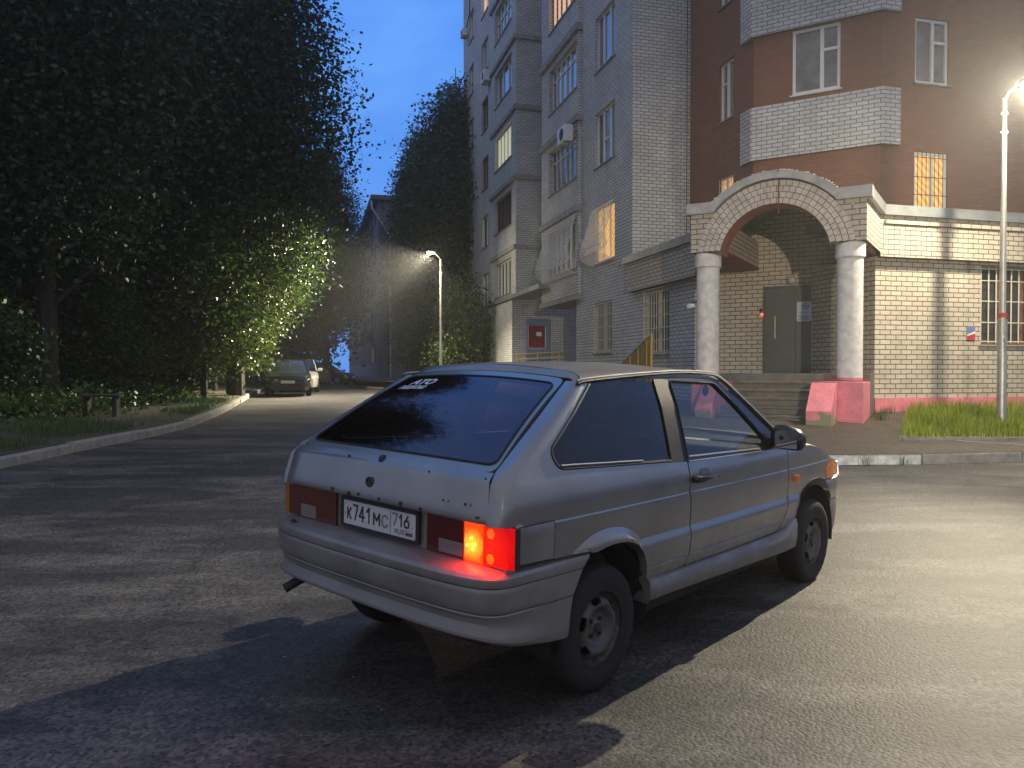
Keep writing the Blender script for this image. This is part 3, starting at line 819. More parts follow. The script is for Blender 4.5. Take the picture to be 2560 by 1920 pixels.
# spandrels (running bond) outside the ring
top = 4.60
def arc(r, a0_, a1_, n): return [(tc_+r*math.cos(a0_+(a1_-a0_)*k/n), zc_+r*math.sin(a0_+(a1_-a0_)*k/n)) for k in range(n+1)]
aT = math.asin((top-zc_)/Ro)
def spand(a_, b_, edge):
    pl = [(edge, zb), (edge, top)]+a_
    return pl
ab = math.asin((zb-zc_)/Ro)
left = [(0, zb), (0, top)]+arc(Ro, PI-aT, PI-ab, 10)
right = [(PW, top), (PW, zb)]+arc(Ro, ab, aT, 10)
for pl in (left, right):
    r = delaunay_2d_cdt([Vector(p) for p in pl], [(i, (i+1) % len(pl)) for i in range(len(pl))], [], 1, 1e-6)
    mbw = MB(); mbw.add([PF(p[0], p[1], 0) for p in r[0]], [tuple(f) for f in r[2]], [[tuple(r[0][i]) for i in f] for f in r[2]])
    mbw.build('porch_face', white_brick_porch, BLD)
# voussoirs: four rings of header bricks, modelled one mesh, real joints
vb = MB(); jm = MB()
rings = 4; rw = (Ro-Ri)/rings
a_s = math.asin((zb-zc_)/Ro)
for q in range(rings):
    r0 = Ri+q*rw; r1 = r0+rw; rm = (r0+r1)/2
    aa = math.asin(max(-1, min(1, (zb-zc_)/rm)))
    n = int((PI-2*aa)*rm/.118)
    for k in range(n):
        b0 = aa+(PI-2*aa)*k/n; b1 = aa+(PI-2*aa)*(k+1)/n; g = .006/rm; gr = .006
        b0 += g+random.uniform(-.001, .001); b1 -= g
        c = [(r0+gr, b0), (r1-gr, b0), (r1-gr, b1), (r0+gr, b1)]
        d = .012+random.uniform(-.004, .004)
        f0 = [PF(tc_+r_*math.cos(b_), zc_+r_*math.sin(b_), d) for r_, b_ in c]
        f1 = [PF(tc_+r_*math.cos(b_), zc_+r_*math.sin(b_), -.02) for r_, b_ in c]
        vb.add(f0+f1, [(0, 1, 2, 3), (0, 4, 5, 1), (1, 5, 6, 2), (2, 6, 7, 3), (3, 7, 4, 0)])
ar = vb.build('arch_ring', mat('arch_brick', (.58, .52, .46), .8, noise=.3, nscale=6, bump=.4, bscale=60), BLD)
jm = MB()
N = 40
for k in range(N):
    b0 = a_s+(PI-2*a_s)*k/N; b1 = a_s+(PI-2*a_s)*(k+1)/N
    P4 = [PF(tc_+r_*math.cos(b_), zc_+r_*math.sin(b_), .0) for r_, b_ in ((Ri+.004, b0), (Ro-.004, b0), (Ro-.004, b1), (Ri+.004, b1))]
    jm.quad(*P4)
jm.build('mortar', mat('dark_mortar', (.09, .07, .055), .9), ar)
# intrados (painted vault), runs back to wall C'
iv = MB(); D_ = .55
for k in range(N):
    b0 = a_s+(PI-2*a_s)*k/N; b1 = a_s+(PI-2*a_s)*(k+1)/N
    q = [(tc_+Ri*math.cos(b_), zc_+Ri*math.sin(b_)) for b_ in (b0, b1)]
    iv.quad(PF(q[0][0], q[0][1], .003), PF(q[1][0], q[1][1], .003), PF(q[1][0], q[1][1], -D_), PF(q[0][0], q[0][1], -D_))
iv.build('vault', mat('vault_paint', (.34, .13, .09), .7, noise=.25), BLD)
# back of the face, beams over the columns going back to the wall, inner ceiling
bm_ = MB()
for t0, t1 in ((0.0, tc_-Ri+.02), (tc_+Ri-.02, PW)):
    a = PF(t0, 0); 
    bm_.obox((a[0], a[1]), uC, nC, 0.004, t1-t0-.004, -3.4, -.006, zb+.002, zb+.05)
bm_.build('porch_beam', redbrown, BLD)
bm2 = MB()
for t0, t1 in ((0.002, tc_-Ri+.0), (tc_+Ri, PW-.002)):
    a = PF(t0, 0); bm2.obox((a[0], a[1]), uC, nC, 0, t1-t0, -3.4, -.01, zb+.05, 4.5)
bm2.build('porch_side', white_brick_porch, BLD)
# barrel roof behind the face and the brick lunette above wall C'
br_ = MB(); Rb = 1.60
for k in range(30):
    b0 = PI*k/30; b1 = PI*(k+1)/30
    q = [(tc_+Rb*math.cos(b_), max(4.3, zc_+Rb*math.sin(b_))) for b_ in (b0, b1)]
    br_.quad(PF(q[0][0], q[0][1], -.36), PF(q[1][0], q[1][1], -.36), PF(q[1][0], q[1][1], -4.6), PF(q[0][0], q[0][1], -4.6))
br_.build('barrel_roof', concrete_dark, BLD)
lu = MB(); dW = -(3.49)
pl = [(tc_-Ro-.05, 3.9)]+[(tc_+(Rb-.01)*math.cos(PI*(1-k/24)), zc_+(Rb-.01)*math.sin(PI*(1-k/24))) for k in range(2, 23)]+[(tc_+Ro+.05, 3.9)]
r = delaunay_2d_cdt([Vector(p) for p in pl], [(i, (i+1) % len(pl)) for i in range(len(pl))], [], 1, 1e-6)
lu.add([PF(p[0], p[1], dW+.012) for p in r[0]], [tuple(f) for f in r[2]], [[(r[0][i][0]+.09, r[0][i][1]) for i in f] for f in r[2]])
lu.build('lunette_wall', white_brick_porch, BLD)
# cornice band following the arch: flat - arch - flat, proud
cb = MB(); th = .165; out_ = .10
A1 = math.asin((4.60-zc_)/(Ro+.02)); 
prof_in = [(-.06, 4.58), (tc_+(Ro+.02)*math.cos(PI-A1), 4.58)]+arc(Ro+.02, PI-A1, A1, 30)+[(tc_+(Ro+.02)*math.cos(A1), 4.58), (PW+.10, 4.58)]
A2 = math.asin((4.79-zc_)/(Ro+th))
prof_out = [(-.06, 4.79), (tc_+(Ro+th)*math.cos(PI-A2), 4.79)]+arc(Ro+th, PI-A2, A2, 30)+[(tc_+(Ro+th)*math.cos(A2), 4.79), (PW+.10, 4.79)]
rings_ = []
for p, q in zip(prof_in, prof_out):
    rings_.append([PF(p[0], p[1], out_), PF(q[0], q[1], out_), PF(q[0], q[1], -.35), PF(p[0], p[1], -.35)])
cb.loft(rings_, closed=True); cb.add(rings_[0], [(0, 1, 2, 3)]); cb.add(rings_[-1], [(3, 2, 1, 0)])
cb.build('cornice', mat('grey_cornice', (.42, .42, .42), .75, noise=.3, nscale=5), BLD)
# lumpy mortar on top of the arch
pmort = mat('pale_mortar', (.60, .60, .56), .9)
lm = MB()
for k in range(60):
    an = PI*(.14+.72*k/60)+random.uniform(-.01, .01); rr = Ro+th+random.uniform(-.005, .022)
    c = PF(tc_+rr*math.cos(an), zc_+rr*math.sin(an), random.uniform(.0, .05)); s = random.uniform(.018, .036)
    lm = MB(); lm.lathe([(.001, -s*.5), (s*.9, -s*.3), (s, 0), (s*.7, s*.4), (.001, s*.55)], 7, c); lm.build('mortar_lump', pmort, BLD)
# dark vertical cable on the arch crown
tb = MB(); tb.tube([PF(1.70, 5.27, .115), PF(1.70, 5.06, .03), PF(1.70, 4.45, .02)], .012, 6); tb.build('cable', redbrown, BLD)
# columns
for k, tt in enumerate((.28, PW-.30)):
    c = PF(tt, 0, -.26)
    mb = MB(); zb0 = 1.28
    mb.lathe([(.225, zb0), (.225, 3.52), (.235, 3.53), (.262, 3.55), (.262, 3.80), (.24, zb+.001)], 40, (c[0], c[1], 0))
    o = mb.build('column', plaster, BLD, smooth=True)
    if k == 1:
        mb = MB(); mb.lathe([(.227, zb0+.001), (.2275, zb0+.05)], 40, (c[0], c[1], 0)); mb.build('paint_band', pink, o)
# door
mb = MB(); cD = lambda s, d, z: (0+r2*s-r2*d, -3.72-r2*s-r2*d, z)
def cbox(mb_, s0, s1, d0, d1, z0, z1): mb_.obox((0, -3.72), uC, nC, s0, s1, d0, d1, z0, z1)

mb = MB(); cbox(mb, 1.735, 2.42, .0, .05, 1.402, 3.39); dr = mb.build('door', steel_door, BLD, bevel=.004); dr['label'] = 'dull green double metal door under the arch'
mb = MB(); cbox(mb, 2.426, 2.953, .0, .046, 1.402, 3.39); mb.build('door', steel_door, BLD, bevel=.004)
mb = MB(); cbox(mb, 1.69, 1.733, 0, .06, 1.4, 3.44); cbox(mb, 2.955, 2.99, 0, .06, 1.4, 3.44); cbox(mb, 1.733, 2.955, 0, .06, 3.392, 3.44); mb.build('door_frame', steel_door, dr)
mb = MB(); mb.tube([cD(1.97, .10, 2.22), cD(1.97, .10, 2.74)], .014, 8); mb.tube([cD(1.97, .05, 2.28), cD(1.97, .10, 2.28)], .008, 6); mb.tube([cD(1.97, .05, 2.68), cD(1.97, .10, 2.68)], .008, 6); mb.build('handle', galv, dr)
# porch floor, steps
mb = MB()
a = QL
def qbox(M, t0, t1, d0, d1, z0, z1): M.obox(QL, uC, nC, t0, t1, d0, d1, z0, z1)
steps = mat('worn_concrete', (.16, .145, .12), .85, noise=.35, nscale=3, bump=.7, bscale=25, bdist=.012)
qbox(mb, .05, 3.2, -3.45, -1.2, .3, 1.40); mb.build('porch_floor', steps, BLD, bevel=.01)
for k in range(5):
    mb = MB(); z = .625+.155*k; d1 = .3-.3*k
    qbox(mb, .62, 2.32, -1.195, d1+.02, z-.05, z); qbox(mb, .62, 2.32, -1.195, d1, z-.16, z-.052); mb.build('step', steps, BLD, bevel=.012)
# dark strip over the last step face, its shade put into the colour
mb = MB(); qbox(mb, .62, 2.32, -1.198, -1.19, 1.25, 1.385); mb.build('riser_shade', concrete_dark, BLD)
# pink blocks with sloping cheek walls
def cheek(t0, t1, tb0, tb1):
    mb = MB(); qbox(mb, tb0, tb1, -1.4, .0, .2, 1.25)
    o = mb.build('pedestal', pink, BLD, bevel=.012)
    mb = MB()
    pr_ = [(0.002, .2), (0.002, 1.235), (.16, 1.235), (.75, .74), (.75, .2)]
    for tt in (t0, t1): pass
    rg = [[(QL[0]+uC[0]*tt+nC[0]*d, QL[1]+uC[1]*tt+nC[1]*d, z) for d, z in pr_] for tt in (t0, t1)]
    mb.loft(rg, closed=True); mb.add(rg[0], [(0, 1, 2, 3, 4)]); mb.add(rg[1], [(4, 3, 2, 1, 0)])
    c = mb.build('cheek_wall', pink_worn, BLD, bevel=.012)
    return o
m = pink.copy(); m.name = 'pink_paint_chipped'; nt = m.node_tree; b_ = nt.nodes['Principled BSDF']; MATS['pink_worn'] = m
src = b_.inputs['Base Color'].links[0].from_socket
tcn = nt.nodes.new('ShaderNodeTexCoord'); sx = nt.nodes.new('ShaderNodeSeparateXYZ'); nn = nt.nodes.new('ShaderNodeTexNoise'); nn.inputs['Scale'].default_value = 5; nn.inputs['Detail'].default_value = 5
nt.links.new(tcn.outputs['Object'], sx.inputs[0]); nt.links.new(tcn.outputs['Object'], nn.inputs[0])
ma = nt.nodes.new('ShaderNodeMath'); ma.operation = 'MULTIPLY_ADD'; ma.inputs[1].default_value = .9; nt.links.new(nn.outputs[0], ma.inputs[0]); nt.links.new(sx.outputs[2], ma.inputs[2])
rr_ = nt.nodes.new('ShaderNodeValToRGB'); rr_.color_ramp.interpolation = 'CONSTANT'; rr_.color_ramp.elements[0].color = (1, 1, 1, 1); rr_.color_ramp.elements[1].position = .5; rr_.color_ramp.elements[1].color = (0, 0, 0, 1)
mr = nt.nodes.new('ShaderNodeMapRange'); mr.inputs['From Min'].default_value = .6; mr.inputs['From Max'].default_value = 1.6; nt.links.new(ma.outputs[0], mr.inputs[0]); nt.links.new(mr.outputs[0], rr_.inputs[0])
mm = nt.nodes.new('ShaderNodeMix'); mm.data_type = 'RGBA'; nt.links.new(rr_.outputs[0], mm.inputs[0]); nt.links.new(src, mm.inputs['A']); mm.inputs['B'].default_value = (.24, .24, .13, 1)
nt.links.new(mm.outputs['Result'], b_.inputs['Base Color'])
pink_worn = m
cheek(2.33, 2.755, 2.33, 3.195)
cheek(.32, .62, .02, .62)

# ---- things fixed to the building
def on_bld(name, label, cat, group=None):
    o = empty(name, (P0[0], P0[1], 0), TH); tag(o, label, cat, group); return o
def flat_thing(mb_, name, m_, label, cat):
    o = mb_.build(name, m_); o.location = (P0[0], P0[1], 0); o.rotation_euler = (0, 0, TH); tag(o, label, cat); return o
# notices
pst = on_bld('notice_sheet', 'white printed notice with a round emblem on the green door under the arch', 'notice')
mb = MB(); cbox(mb, 2.446, 2.765, .051, .056, 2.60, 3.05); mb.build('sheet', mat('paper', (.46, .50, .54), .7), pst)
ink = mat('blue_ink', (.10, .16, .26), .7)
mb = MB()
def disc2(M, s, z, r, d, r_in=0):
    n = 20; pts_ = [cD(s+r*math.cos(2*PI*k/n), d, z+r*math.sin(2*PI*k/n)) for k in range(n)]
    if r_in:
        p2 = [cD(s+r_in*math.cos(2*PI*k/n), d, z+r_in*math.sin(2*PI*k/n)) for k in range(n)]
        M.add(pts_+p2, [(k, (k+1) % n, n+(k+1) % n, n+k) for k in range(n)])
    else: M.add(pts_, [tuple(range(n))])
disc2(mb, 2.645, 2.945, .072, .0575, .050); disc2(mb, 2.645, 2.945, .030, .0575)
for k, (s0, s1, z) in enumerate(((2.50, 2.71, 2.80), (2.49, 2.57, 2.735), (2.60, 2.72, 2.735), (2.48, 2.73, 2.70), (2.50, 2.70, 2.67), (2.48, 2.72, 2.64))):
    mb.add([cD(s0, .0575, z), cD(s1, .0575, z), cD(s1, .0575, z+.014), cD(s0, .0575, z+.014)], [(0, 1, 2, 3)])
mb.build('print', ink, pst, recalc=False)
mb = MB(); mb.box(.425, 1.212, 12.525, 12.536, 2.53, 3.54)
rn = flat_thing(mb, 'torn_poster', mat('dark_red_poster', (.22, .03, .035), .7, noise=.5, nscale=6), 'torn dark red poster on the blue side entrance door', 'poster')
mb = MB(); mb.box(.794, 1.041, 12.518, 12.523, 3.07, 3.25)
flat_thing(mb, 'paper_note', white_plastic, 'small white note stuck on the dark red poster', 'note')
mb = MB(); mb.box(.40, .428, 12.527, 12.537, 2.53, 3.54); mb.box(1.21, 1.25, 12.527, 12.537, 2.53, 3.50); mb.box(.43, 1.2, 12.527, 12.537, 2.505, 2.53)
for k in range(3): pass
flat_thing(mb, 'poster_remnant', white_plastic, 'white torn paper border left around the dark red poster', 'poster')
# blue/red wall placard right of the porch
pl_ = on_bld('wall_placard', 'small blue and red placard on the bright brick wall right of the porch', 'sign')
mb = MB(); mb.box(4.2, 4.41, wD-.02, wD-.003, 2.11, 2.40); mb.build('plate', mat('placard_blue', (.12, .22, .42), .5), pl_)
mb = MB(); mb.add([(4.2, wD-.022, 2.11), (4.41, wD-.022, 2.11), (4.41, wD-.022, 2.33), (4.2, wD-.022, 2.22)], [(0, 1, 2, 3)]); mb.build('stripe', mat('placard_red', (.48, .04, .03), .5), pl_)
mb = MB(); mb.add([(4.2, wD-.024, 2.19), (4.41, wD-.024, 2.25), (4.41, wD-.024, 2.30), (4.2, wD-.024, 2.225)], [(0, 1, 2, 3)]); mb.build('stripe', white_plastic, pl_)
# porch lamp
pl2 = on_bld('porch_lamp', 'round milky porch lamp above the green door under the arch', 'lamp')
c = cD(2.34, .10, 3.56); mb = MB(); mb.lathe([(.001, -.10), (.06, -.085), (.095, -.04), (.105, 0), (.095, .04), (.06, .085), (.001, .10)], 20, c); mb.build('shade', mat('milky_glass', (.45, .43, .36), .35), pl2, smooth=True)
mb = MB(); cbox(mb, 2.28, 2.40, 0, .03, 3.5, 3.62); mb.build('base', black_rubber, pl2)
# door buzzer with red led
bz = on_bld('entry_buzzer', 'small dark intercom with a glowing red light left of the green door', 'intercom')
mb = MB(); cbox(mb, 1.60, 1.66, 0, .03, 2.84, 2.94); mb.build('case', black_rubber, bz)
mb = MB(); c = cD(1.665, .035, 2.79); mb.lathe([(.001, -.028), (.02, -.02), (.028, 0), (.02, .02), (.001, .028)], 12, c); mb.build('indicator', mat('red_led', (.8, .05, .03), .4, emit=(1, .06, .03), es=6), bz, smooth=True)
# CCTV camera on the left column
cc = on_bld('security_camera', 'white security camera clamped to the left porch column', 'security camera')
p = PF(.02, 2.78, -.10); q = PF(.10, 2.86, -.2)
mb = MB(); mb.tube([p, (p[0]-.13, p[1]-.05, p[2]-.02)], .045, 10); mb.build('housing', white_plastic, cc)
mb = MB(); mb.tube([q, (p[0]-.02, p[1], p[2]+.05)], .016, 6); mb.box(q[0]-.03, q[0]+.03, q[1]-.03, q[1]+.05, q[2]-.02, q[2]+.05); mb.build('bracket', black_rubber, cc)
# junction box on that column
mb = MB(); p = PF(.10, 3.30, -.24); mb.box(p[0]-.05, p[0]+.04, p[1]-.03, p[1]+.06, 3.36, 3.50); flat_thing(mb, 'junction_box', black_rubber, 'small dark junction box near the top of the left column', 'junction box')
# air conditioners
def aircon(s, z, e=-.12, out=.12, label='', scale=1.0):
    o = on_bld('air_conditioner', label, 'air conditioner', 'air conditioners on the facade')
    w, d, h = .82*scale, .32, .56*scale
    mb = MB(); mb.box(e-out-d, e-out, s-w/2, s+w/2, z, z+h); c_ = mb.build('case', white_plastic, o, bevel=.02)
    mb = MB(); mb.lathe([(.21*scale, e-out-d-.008), (.20*scale, e-out-d-.014), (.001, e-out-d-.014)], 20, (0, s-.08, z+h/2), 'x'); mb.build('fan_grille', black_rubber, o)
    mb = MB()
    for k in (-.3, .3):
        mb.box(e-out-d, e, s+k*w-.02, s+k*w+.02, z-.05, z-.012); mb.box(e-.03, e-.002, s+k*w-.02, s+k*w+.02, z-.35, z-.05)
    mb.build('bracket', galv, o); return o
aircon(4.75, 9.45, lo, .20, 'large air conditioner box on the corner of the nearer loggia')
aircon(18.3, 16.5, 0, .1, 'small air conditioner beside a window between the two far window columns')
aircon(25.1, 16.35, 0, .1, 'air conditioner hanging at the far left edge of the facade above the trees')
aircon(24.1, 21.3, 0, .08, 'highest air conditioner near the far left edge of the facade', .7)
# satellite/cable on the far facade
mb = MB(); mb.tube([(-.05, 23.2, 27), (-.06, 23.1, 24), (-.05, 23.4, 22.4), (-.1, 24.0, 21.8)], .03, 6); flat_thing(mb, 'hanging_cable', black_rubber, 'dark cable hanging down the far facade to the highest air conditioner', 'cable')
# yellow rails at the side entrance
rl = on_bld('handrail', 'yellow metal handrail in front of the blue side entrance', 'railing')
for zz, s1 in ((2.32, 1.9), (2.08, 1.5)):
    mb = MB(); mb.tube([(-.5, 11.3, zz-.12), (s1*.55, 11.3, zz-.03), (s1+.3, 11.3, zz)], .03, 6); mb.build('rail', yellow_paint, rl)
for x_ in (-.45, .5, 1.5):
    mb = MB(); mb.tube([(x_, 11.3, 1.70), (x_, 11.3, 2.24)], .022, 6); mb.build('post', yellow_paint, rl)
# stair rail with olive bars left of the porch
rl = on_bld('ramp_railing', 'yellow and olive barred railing sloping up against the wall left of the porch', 'railing')
olive = mat('olive_paint', (.22, .17, .05), .6, noise=.3)
def rp(s, z, e=-.55): return (e, -s, z)
mb = MB(); mb.tube([rp(2.46, .4), rp(2.52, 2.45)], .032, 8); mb.build('post', yellow_paint, rl)
mb = MB(); mb.tube([rp(2.5, 2.42), rp(.25, 1.55)], .022, 6); mb.tube([rp(2.5, 1.4), rp(.25, .6)], .02, 6); mb.build('rail', olive, rl)
for k in range(24):
    s = .3+2.1*k/23; mb = MB(); zt_ = 1.57+(s-.3)*.385
    mb.tube([rp(s, .35), rp(s+random.uniform(-.02, .02), zt_)], .02, 5); mb.build('bar', yellow_paint if k % 6 == 3 else olive, rl)
# ------------------------------------------------------------------ the silver hatchback
paint = mat('silver_paint', (.285, .272, .258), .30, metal=.65, noise=.16, nscale=2.2, coat=.6, bump=.05, bscale=4)
paint_d = mat('dusty_silver_paint', (.27, .255, .24), .42, metal=.45, noise=.28, nscale=3, coat=.2, bump=.08, bscale=7)
gl_dark = tglass('tinted_glass', (.20, .13, .17), tone=(1, .78, .84), ior=1.75, rough=.045)
gl_quarter = tglass('dark_quarter_glass', (.05, .045, .05))
gl_side = tglass('side_glass', (.62, .66, .62))
gl_shield = tglass('windscreen_glass', (.7, .74, .72))
int_dark = mat('dark_interior', (.018, .018, .02), .8)
seat_m = mat('seat_fabric', (.035, .035, .04), .9, noise=.3)
tyre_m = mat('tyre_rubber', (.013, .012, .012), .8, noise=.3, nscale=12, bump=.3, bscale=50)
rim_m = mat('steel_rim', (.115, .105, .10), .5, metal=.5, noise=.4, nscale=9)
under_m = mat('underbody', (.012, .012, .012), .9)
chrome = mat('bright_seal', (.42, .42, .40), .3, metal=.6)
bfilm = mat('black_film', (.014, .014, .013), .5, spec=.25, noise=.5, nscale=7)
def add_dirt(m, z0, z1, amt=.75):
    nt = m.node_tree; b = nt.nodes['Principled BSDF']; src = b.inputs['Base Color'].links[0].from_socket
    t = nt.nodes.new('ShaderNodeTexCoord'); sp = nt.nodes.new('ShaderNodeSeparateXYZ'); nt.links.new(t.outputs['Object'], sp.inputs[0])
    n = nt.nodes.new('ShaderNodeTexNoise'); n.inputs['Scale'].default_value = 6; n.inputs['Detail'].default_value = 8; n.inputs['Roughness'].default_value = .7; nt.links.new(t.outputs['Object'], n.inputs[0])
    m1 = nt.nodes.new('ShaderNodeMath'); m1.operation = 'MULTIPLY_ADD'; m1.inputs[1].default_value = -.42; nt.links.new(n.outputs[0], m1.inputs[0]); nt.links.new(sp.outputs[2], m1.inputs[2])
    r = nt.nodes.new('ShaderNodeMapRange'); r.interpolation_type = 'SMOOTHSTEP'; r.inputs['From Min'].default_value = z1-.21; r.inputs['From Max'].default_value = z0-.21; r.inputs['To Max'].default_value = amt
    nt.links.new(m1.outputs[0], r.inputs[0])
    mx = nt.nodes.new('ShaderNodeMix'); mx.data_type = 'RGBA'; nt.links.new(r.outputs[0], mx.inputs[0]); nt.links.new(src, mx.inputs['A']); mx.inputs['B'].default_value = (.115, .10, .085, 1)
    nt.links.new(mx.outputs['Result'], b.inputs['Base Color'])
    for nm, v0, v1 in (('Metallic', b.inputs['Metallic'].default_value, 0), ('Roughness', b.inputs['Roughness'].default_value, .8), ('Coat Weight', b.inputs['Coat Weight'].default_value, 0)):
        q = nt.nodes.new('ShaderNodeMapRange'); q.inputs['To Min'].default_value = v0; q.inputs['To Max'].default_value = v1; nt.links.new(r.outputs[0], q.inputs[0]); nt.links.new(q.outputs[0], b.inputs[nm])
    b.inputs['Coat Roughness'].default_value = .07
add_dirt(paint, .30, .62); add_dirt(paint_d, .28, .55, .6)
CAR = empty('hatchback_car')
Mc = Matrix(((0.67226268, -0.74004605, 0.01986793), (0.74030272, 0.6721508, -0.01285222), (-0.00384301, 0.02334835, 0.99972)))
CAR.matrix_world = Matrix.Translation((-0.17781113, 3.93546259, 0.0232)) @ Mc.to_4x4()
tag(CAR, 'silver three-door hatchback in the foreground with one tail light lit', 'car')

_wz = [.20, .30, .335, .38, .42, .435, .445, .495, .499, .503, .507, .598, .606, .648, .656, .74, .812, .817, .824, .90, .965, .985, 1.0, 1.10, 1.25, 1.40, 1.5]
_ww = [.70, .772, .797, .808, .800, .786, .792, .801, .797, .797, .803, .811, .811, .798, .800, .805, .8065, .806, .8015, .802, .789, .782, .776, .740, .681, .603, .55]
def CW(x, z):
    return itp(z, _wz, _ww)-itp(x, [-.85, -.6, -.3, .2, 1.2, 1.9, 2.4, 2.8, 3.1, 3.35], [.06, .016, .004, 0, 0, .006, .02, .045, .08, .14])
def side(x, z): return (x, -CW(x, z), z)
def side_off(k): return lambda x, z: (x, -CW(x, z)+k, z)
ZR = [.30, .335, .36, .38, .40, .42, .435, .445, .47, .495, .499, .503, .507, .535, .57, .598, .606, .627, .648, .656, .69, .72, .75, .78, .80, .812, .817, .824, .85, .88, .91, .94, .965, .985, 1.0, 1.03, 1.06, 1.10, 1.14, 1.18, 1.22, 1.26, 1.30, 1.34, 1.37]
def two(name, m, build, smooth=True, parent=None):
    r = []
    for mir in (False, True):
        mb = MB(); build(mb, mir); o = mb.build(name, m, parent or CAR, smooth=smooth)
        r.append(o)
    return r
def mirr(pts, mir): return [(p[0], -p[1], p[2]) if mir else tuple(p) for p in pts]

arch_r = smoothpoly([(.350, .30), (.336, .40), (.318, .47), (.304, .524), (.270, .586), (.208, .634), (.112, .663), (-.013, .670), (-.122, .656)], 4)
arch_f = smoothpoly([(2.035, .30), (2.070, .42), (2.114, .551), (2.178, .640), (2.294, .694), (2.400, .714), (2.482, .717), (2.580, .708), (2.659, .689)], 4)
# rear quarter
gapx = lambda z: itp(z, [.82, .84, .99, 1.03, 1.398], [-.688, -.692, -.655, -.615, .012])
gapy = lambda z: itp(z, [.82, .84, .99, 1.03, 1.398], [.703, .703, .690, .676, .537])
xedge = lambda z: itp(z, [.82, .99, 1.03, 1.10, 1.25, 1.38], [-.585, -.545, -.50, -.395, -.145, .035])
quarter = [(.350, .44)]+[p for p in arch_r if p[1] > .44]+[(-.16, .663), (-.603, .674), (-.603, .832)]+[(xedge(z), z) for z in (.84, .90, .95, .985, 1.0, 1.03, 1.06, 1.10, 1.18, 1.25, 1.32, 1.384)]
quarter += [(.075, 1.384), (.062, 1.368)]+[tuple(p) for p in rnd([(.062, 1.368), (-.348, 1.100), (-.325, 1.020), (.553, .985)], .05, 5, False)[1:-1]]+[(.553, .984), (.699, .976), (.702, .905), (.702, .824), (.713, .74), (.716, .65), (.714, .56), (.712, .51), (.690, .462), (.672, .445)]
two('quarter_panel', paint, lambda mb, mir: patch(mb, quarter, [], side, arange(-.6, .72, .05), ZR, d=.035, rim=.02, rimdir=(0, 1, 0), mirror=mir), smooth=18)
# corner between the quarter side and the tailgate gap
def corner(mb, mir):
    rg = []
    for z in [.832, .86, .90, .94, .97, .985, 1.0, 1.015, 1.03, 1.06, 1.10, 1.16, 1.22, 1.28, 1.33, 1.384]:
        a = Vector((xedge(z), -CW(xedge(z), z), z)); c = Vector((gapx(z)+.004, -gapy(z)-.003, z))
        w = CW(xedge(z), z)
        b = Vector((gapx(z)+.010-.012, -w+.006, z))
        p1_ = a.lerp(b, .86); p2_ = c.lerp(b, .80)
        row = [tuple(a*(1-t)**3+p1_*3*t*(1-t)**2+p2_*3*t*t*(1-t)+c*t**3) for t in [k/12 for k in range(13)]]+[(c[0]+.03, c[1]+.012, c[2]-.012)]
        rg.append(mirr(row, mir))
    mb.loft(rg, closed=False)
two('rear_corner', paint, corner)
# door
door = [(.712, .976), (.7115, .905), (.7115, .824), (.722, .74), (.725, .65), (.723, .56), (.721, .512), (.700, .468), (.690, .446), (1.80, .446), (1.86, .470), (1.925, .54), (1.955, .60), (1.962, .66), (1.957, .80), (1.952, .88), (1.948, .962), (1.6, .966)]
doors = two('door', paint, lambda mb, mir: patch(mb, door, [], side, arange(.7, 1.98, .06), ZR, d=.04, rim=.02, rimdir=(0, 1, 0), mirror=mir), smooth=18)
# front fender
fender = [(1.957, .962), (1.961, .88), (1.966, .80), (1.971, .66), (1.963, .595), (1.933, .532), (1.868, .462), (1.84, .44)]+[(2.073, .44)]+[p for p in arch_f if p[1] > .45]+[(2.705, .680), (2.665, .775), (2.792, .800), (2.790, .832), (2.696, .870), (2.60, .900), (2.514, .924), (2.38, .946), (2.258, .958)]
two('front_wing', paint, lambda mb, mir: patch(mb, fender, [], side, arange(1.9, 2.85, .05), ZR, d=.035, rim=.02, rimdir=(0, 1, 0), mirror=mir), smooth=18)
# bonnet
def hoodz(x, y):
    zt = itp(x, [1.90, 1.957, 2.258, 2.38, 2.514, 2.60, 2.696, 2.79, 2.95, 3.15, 3.26], [.975, .962, .958, .946, .924, .900, .870, .832, .800, .745, .70])
    w = CW(x, .93); t = min(1, abs(y)/w)
    return zt+.040*(1-t**5)+.018*(1-t*t)
def hood(x, y): return (x, y, hoodz(x, y))
ho = [(2.06, -.70), (1.955, -.782)]+[(x, -CW(x, .9)) for x in (2.1, 2.3, 2.5, 2.7, 2.79)]+[(2.95, -.74), (3.12, -.68), (3.22, -.5), (3.26, -.2), (3.26, .2), (3.22, .5), (3.12, .68), (2.95, .74)]+[(x, CW(x, .9)) for x in (2.79, 2.7, 2.5, 2.3, 2.1)]+[(1.955, .782), (2.06, .70), (2.12, .4), (2.14, 0), (2.12, -.4)]
mb = MB(); patch(mb, ho, [], lambda u, v: (u, v, hoodz(u, v) if abs(v) < CW(u, .9)-.002 else hoodz(u, v)), arange(1.95, 3.25, .06), [-.77, -.76, -.74, -.70, -.65, -.58]+arange(-.5, .5, .1)+[.58, .65, .70, .74, .76, .77], d=.05, rim=.02, rimdir=(0, 0, -1))
mb.build('bonnet', paint_d, CAR, smooth=True)
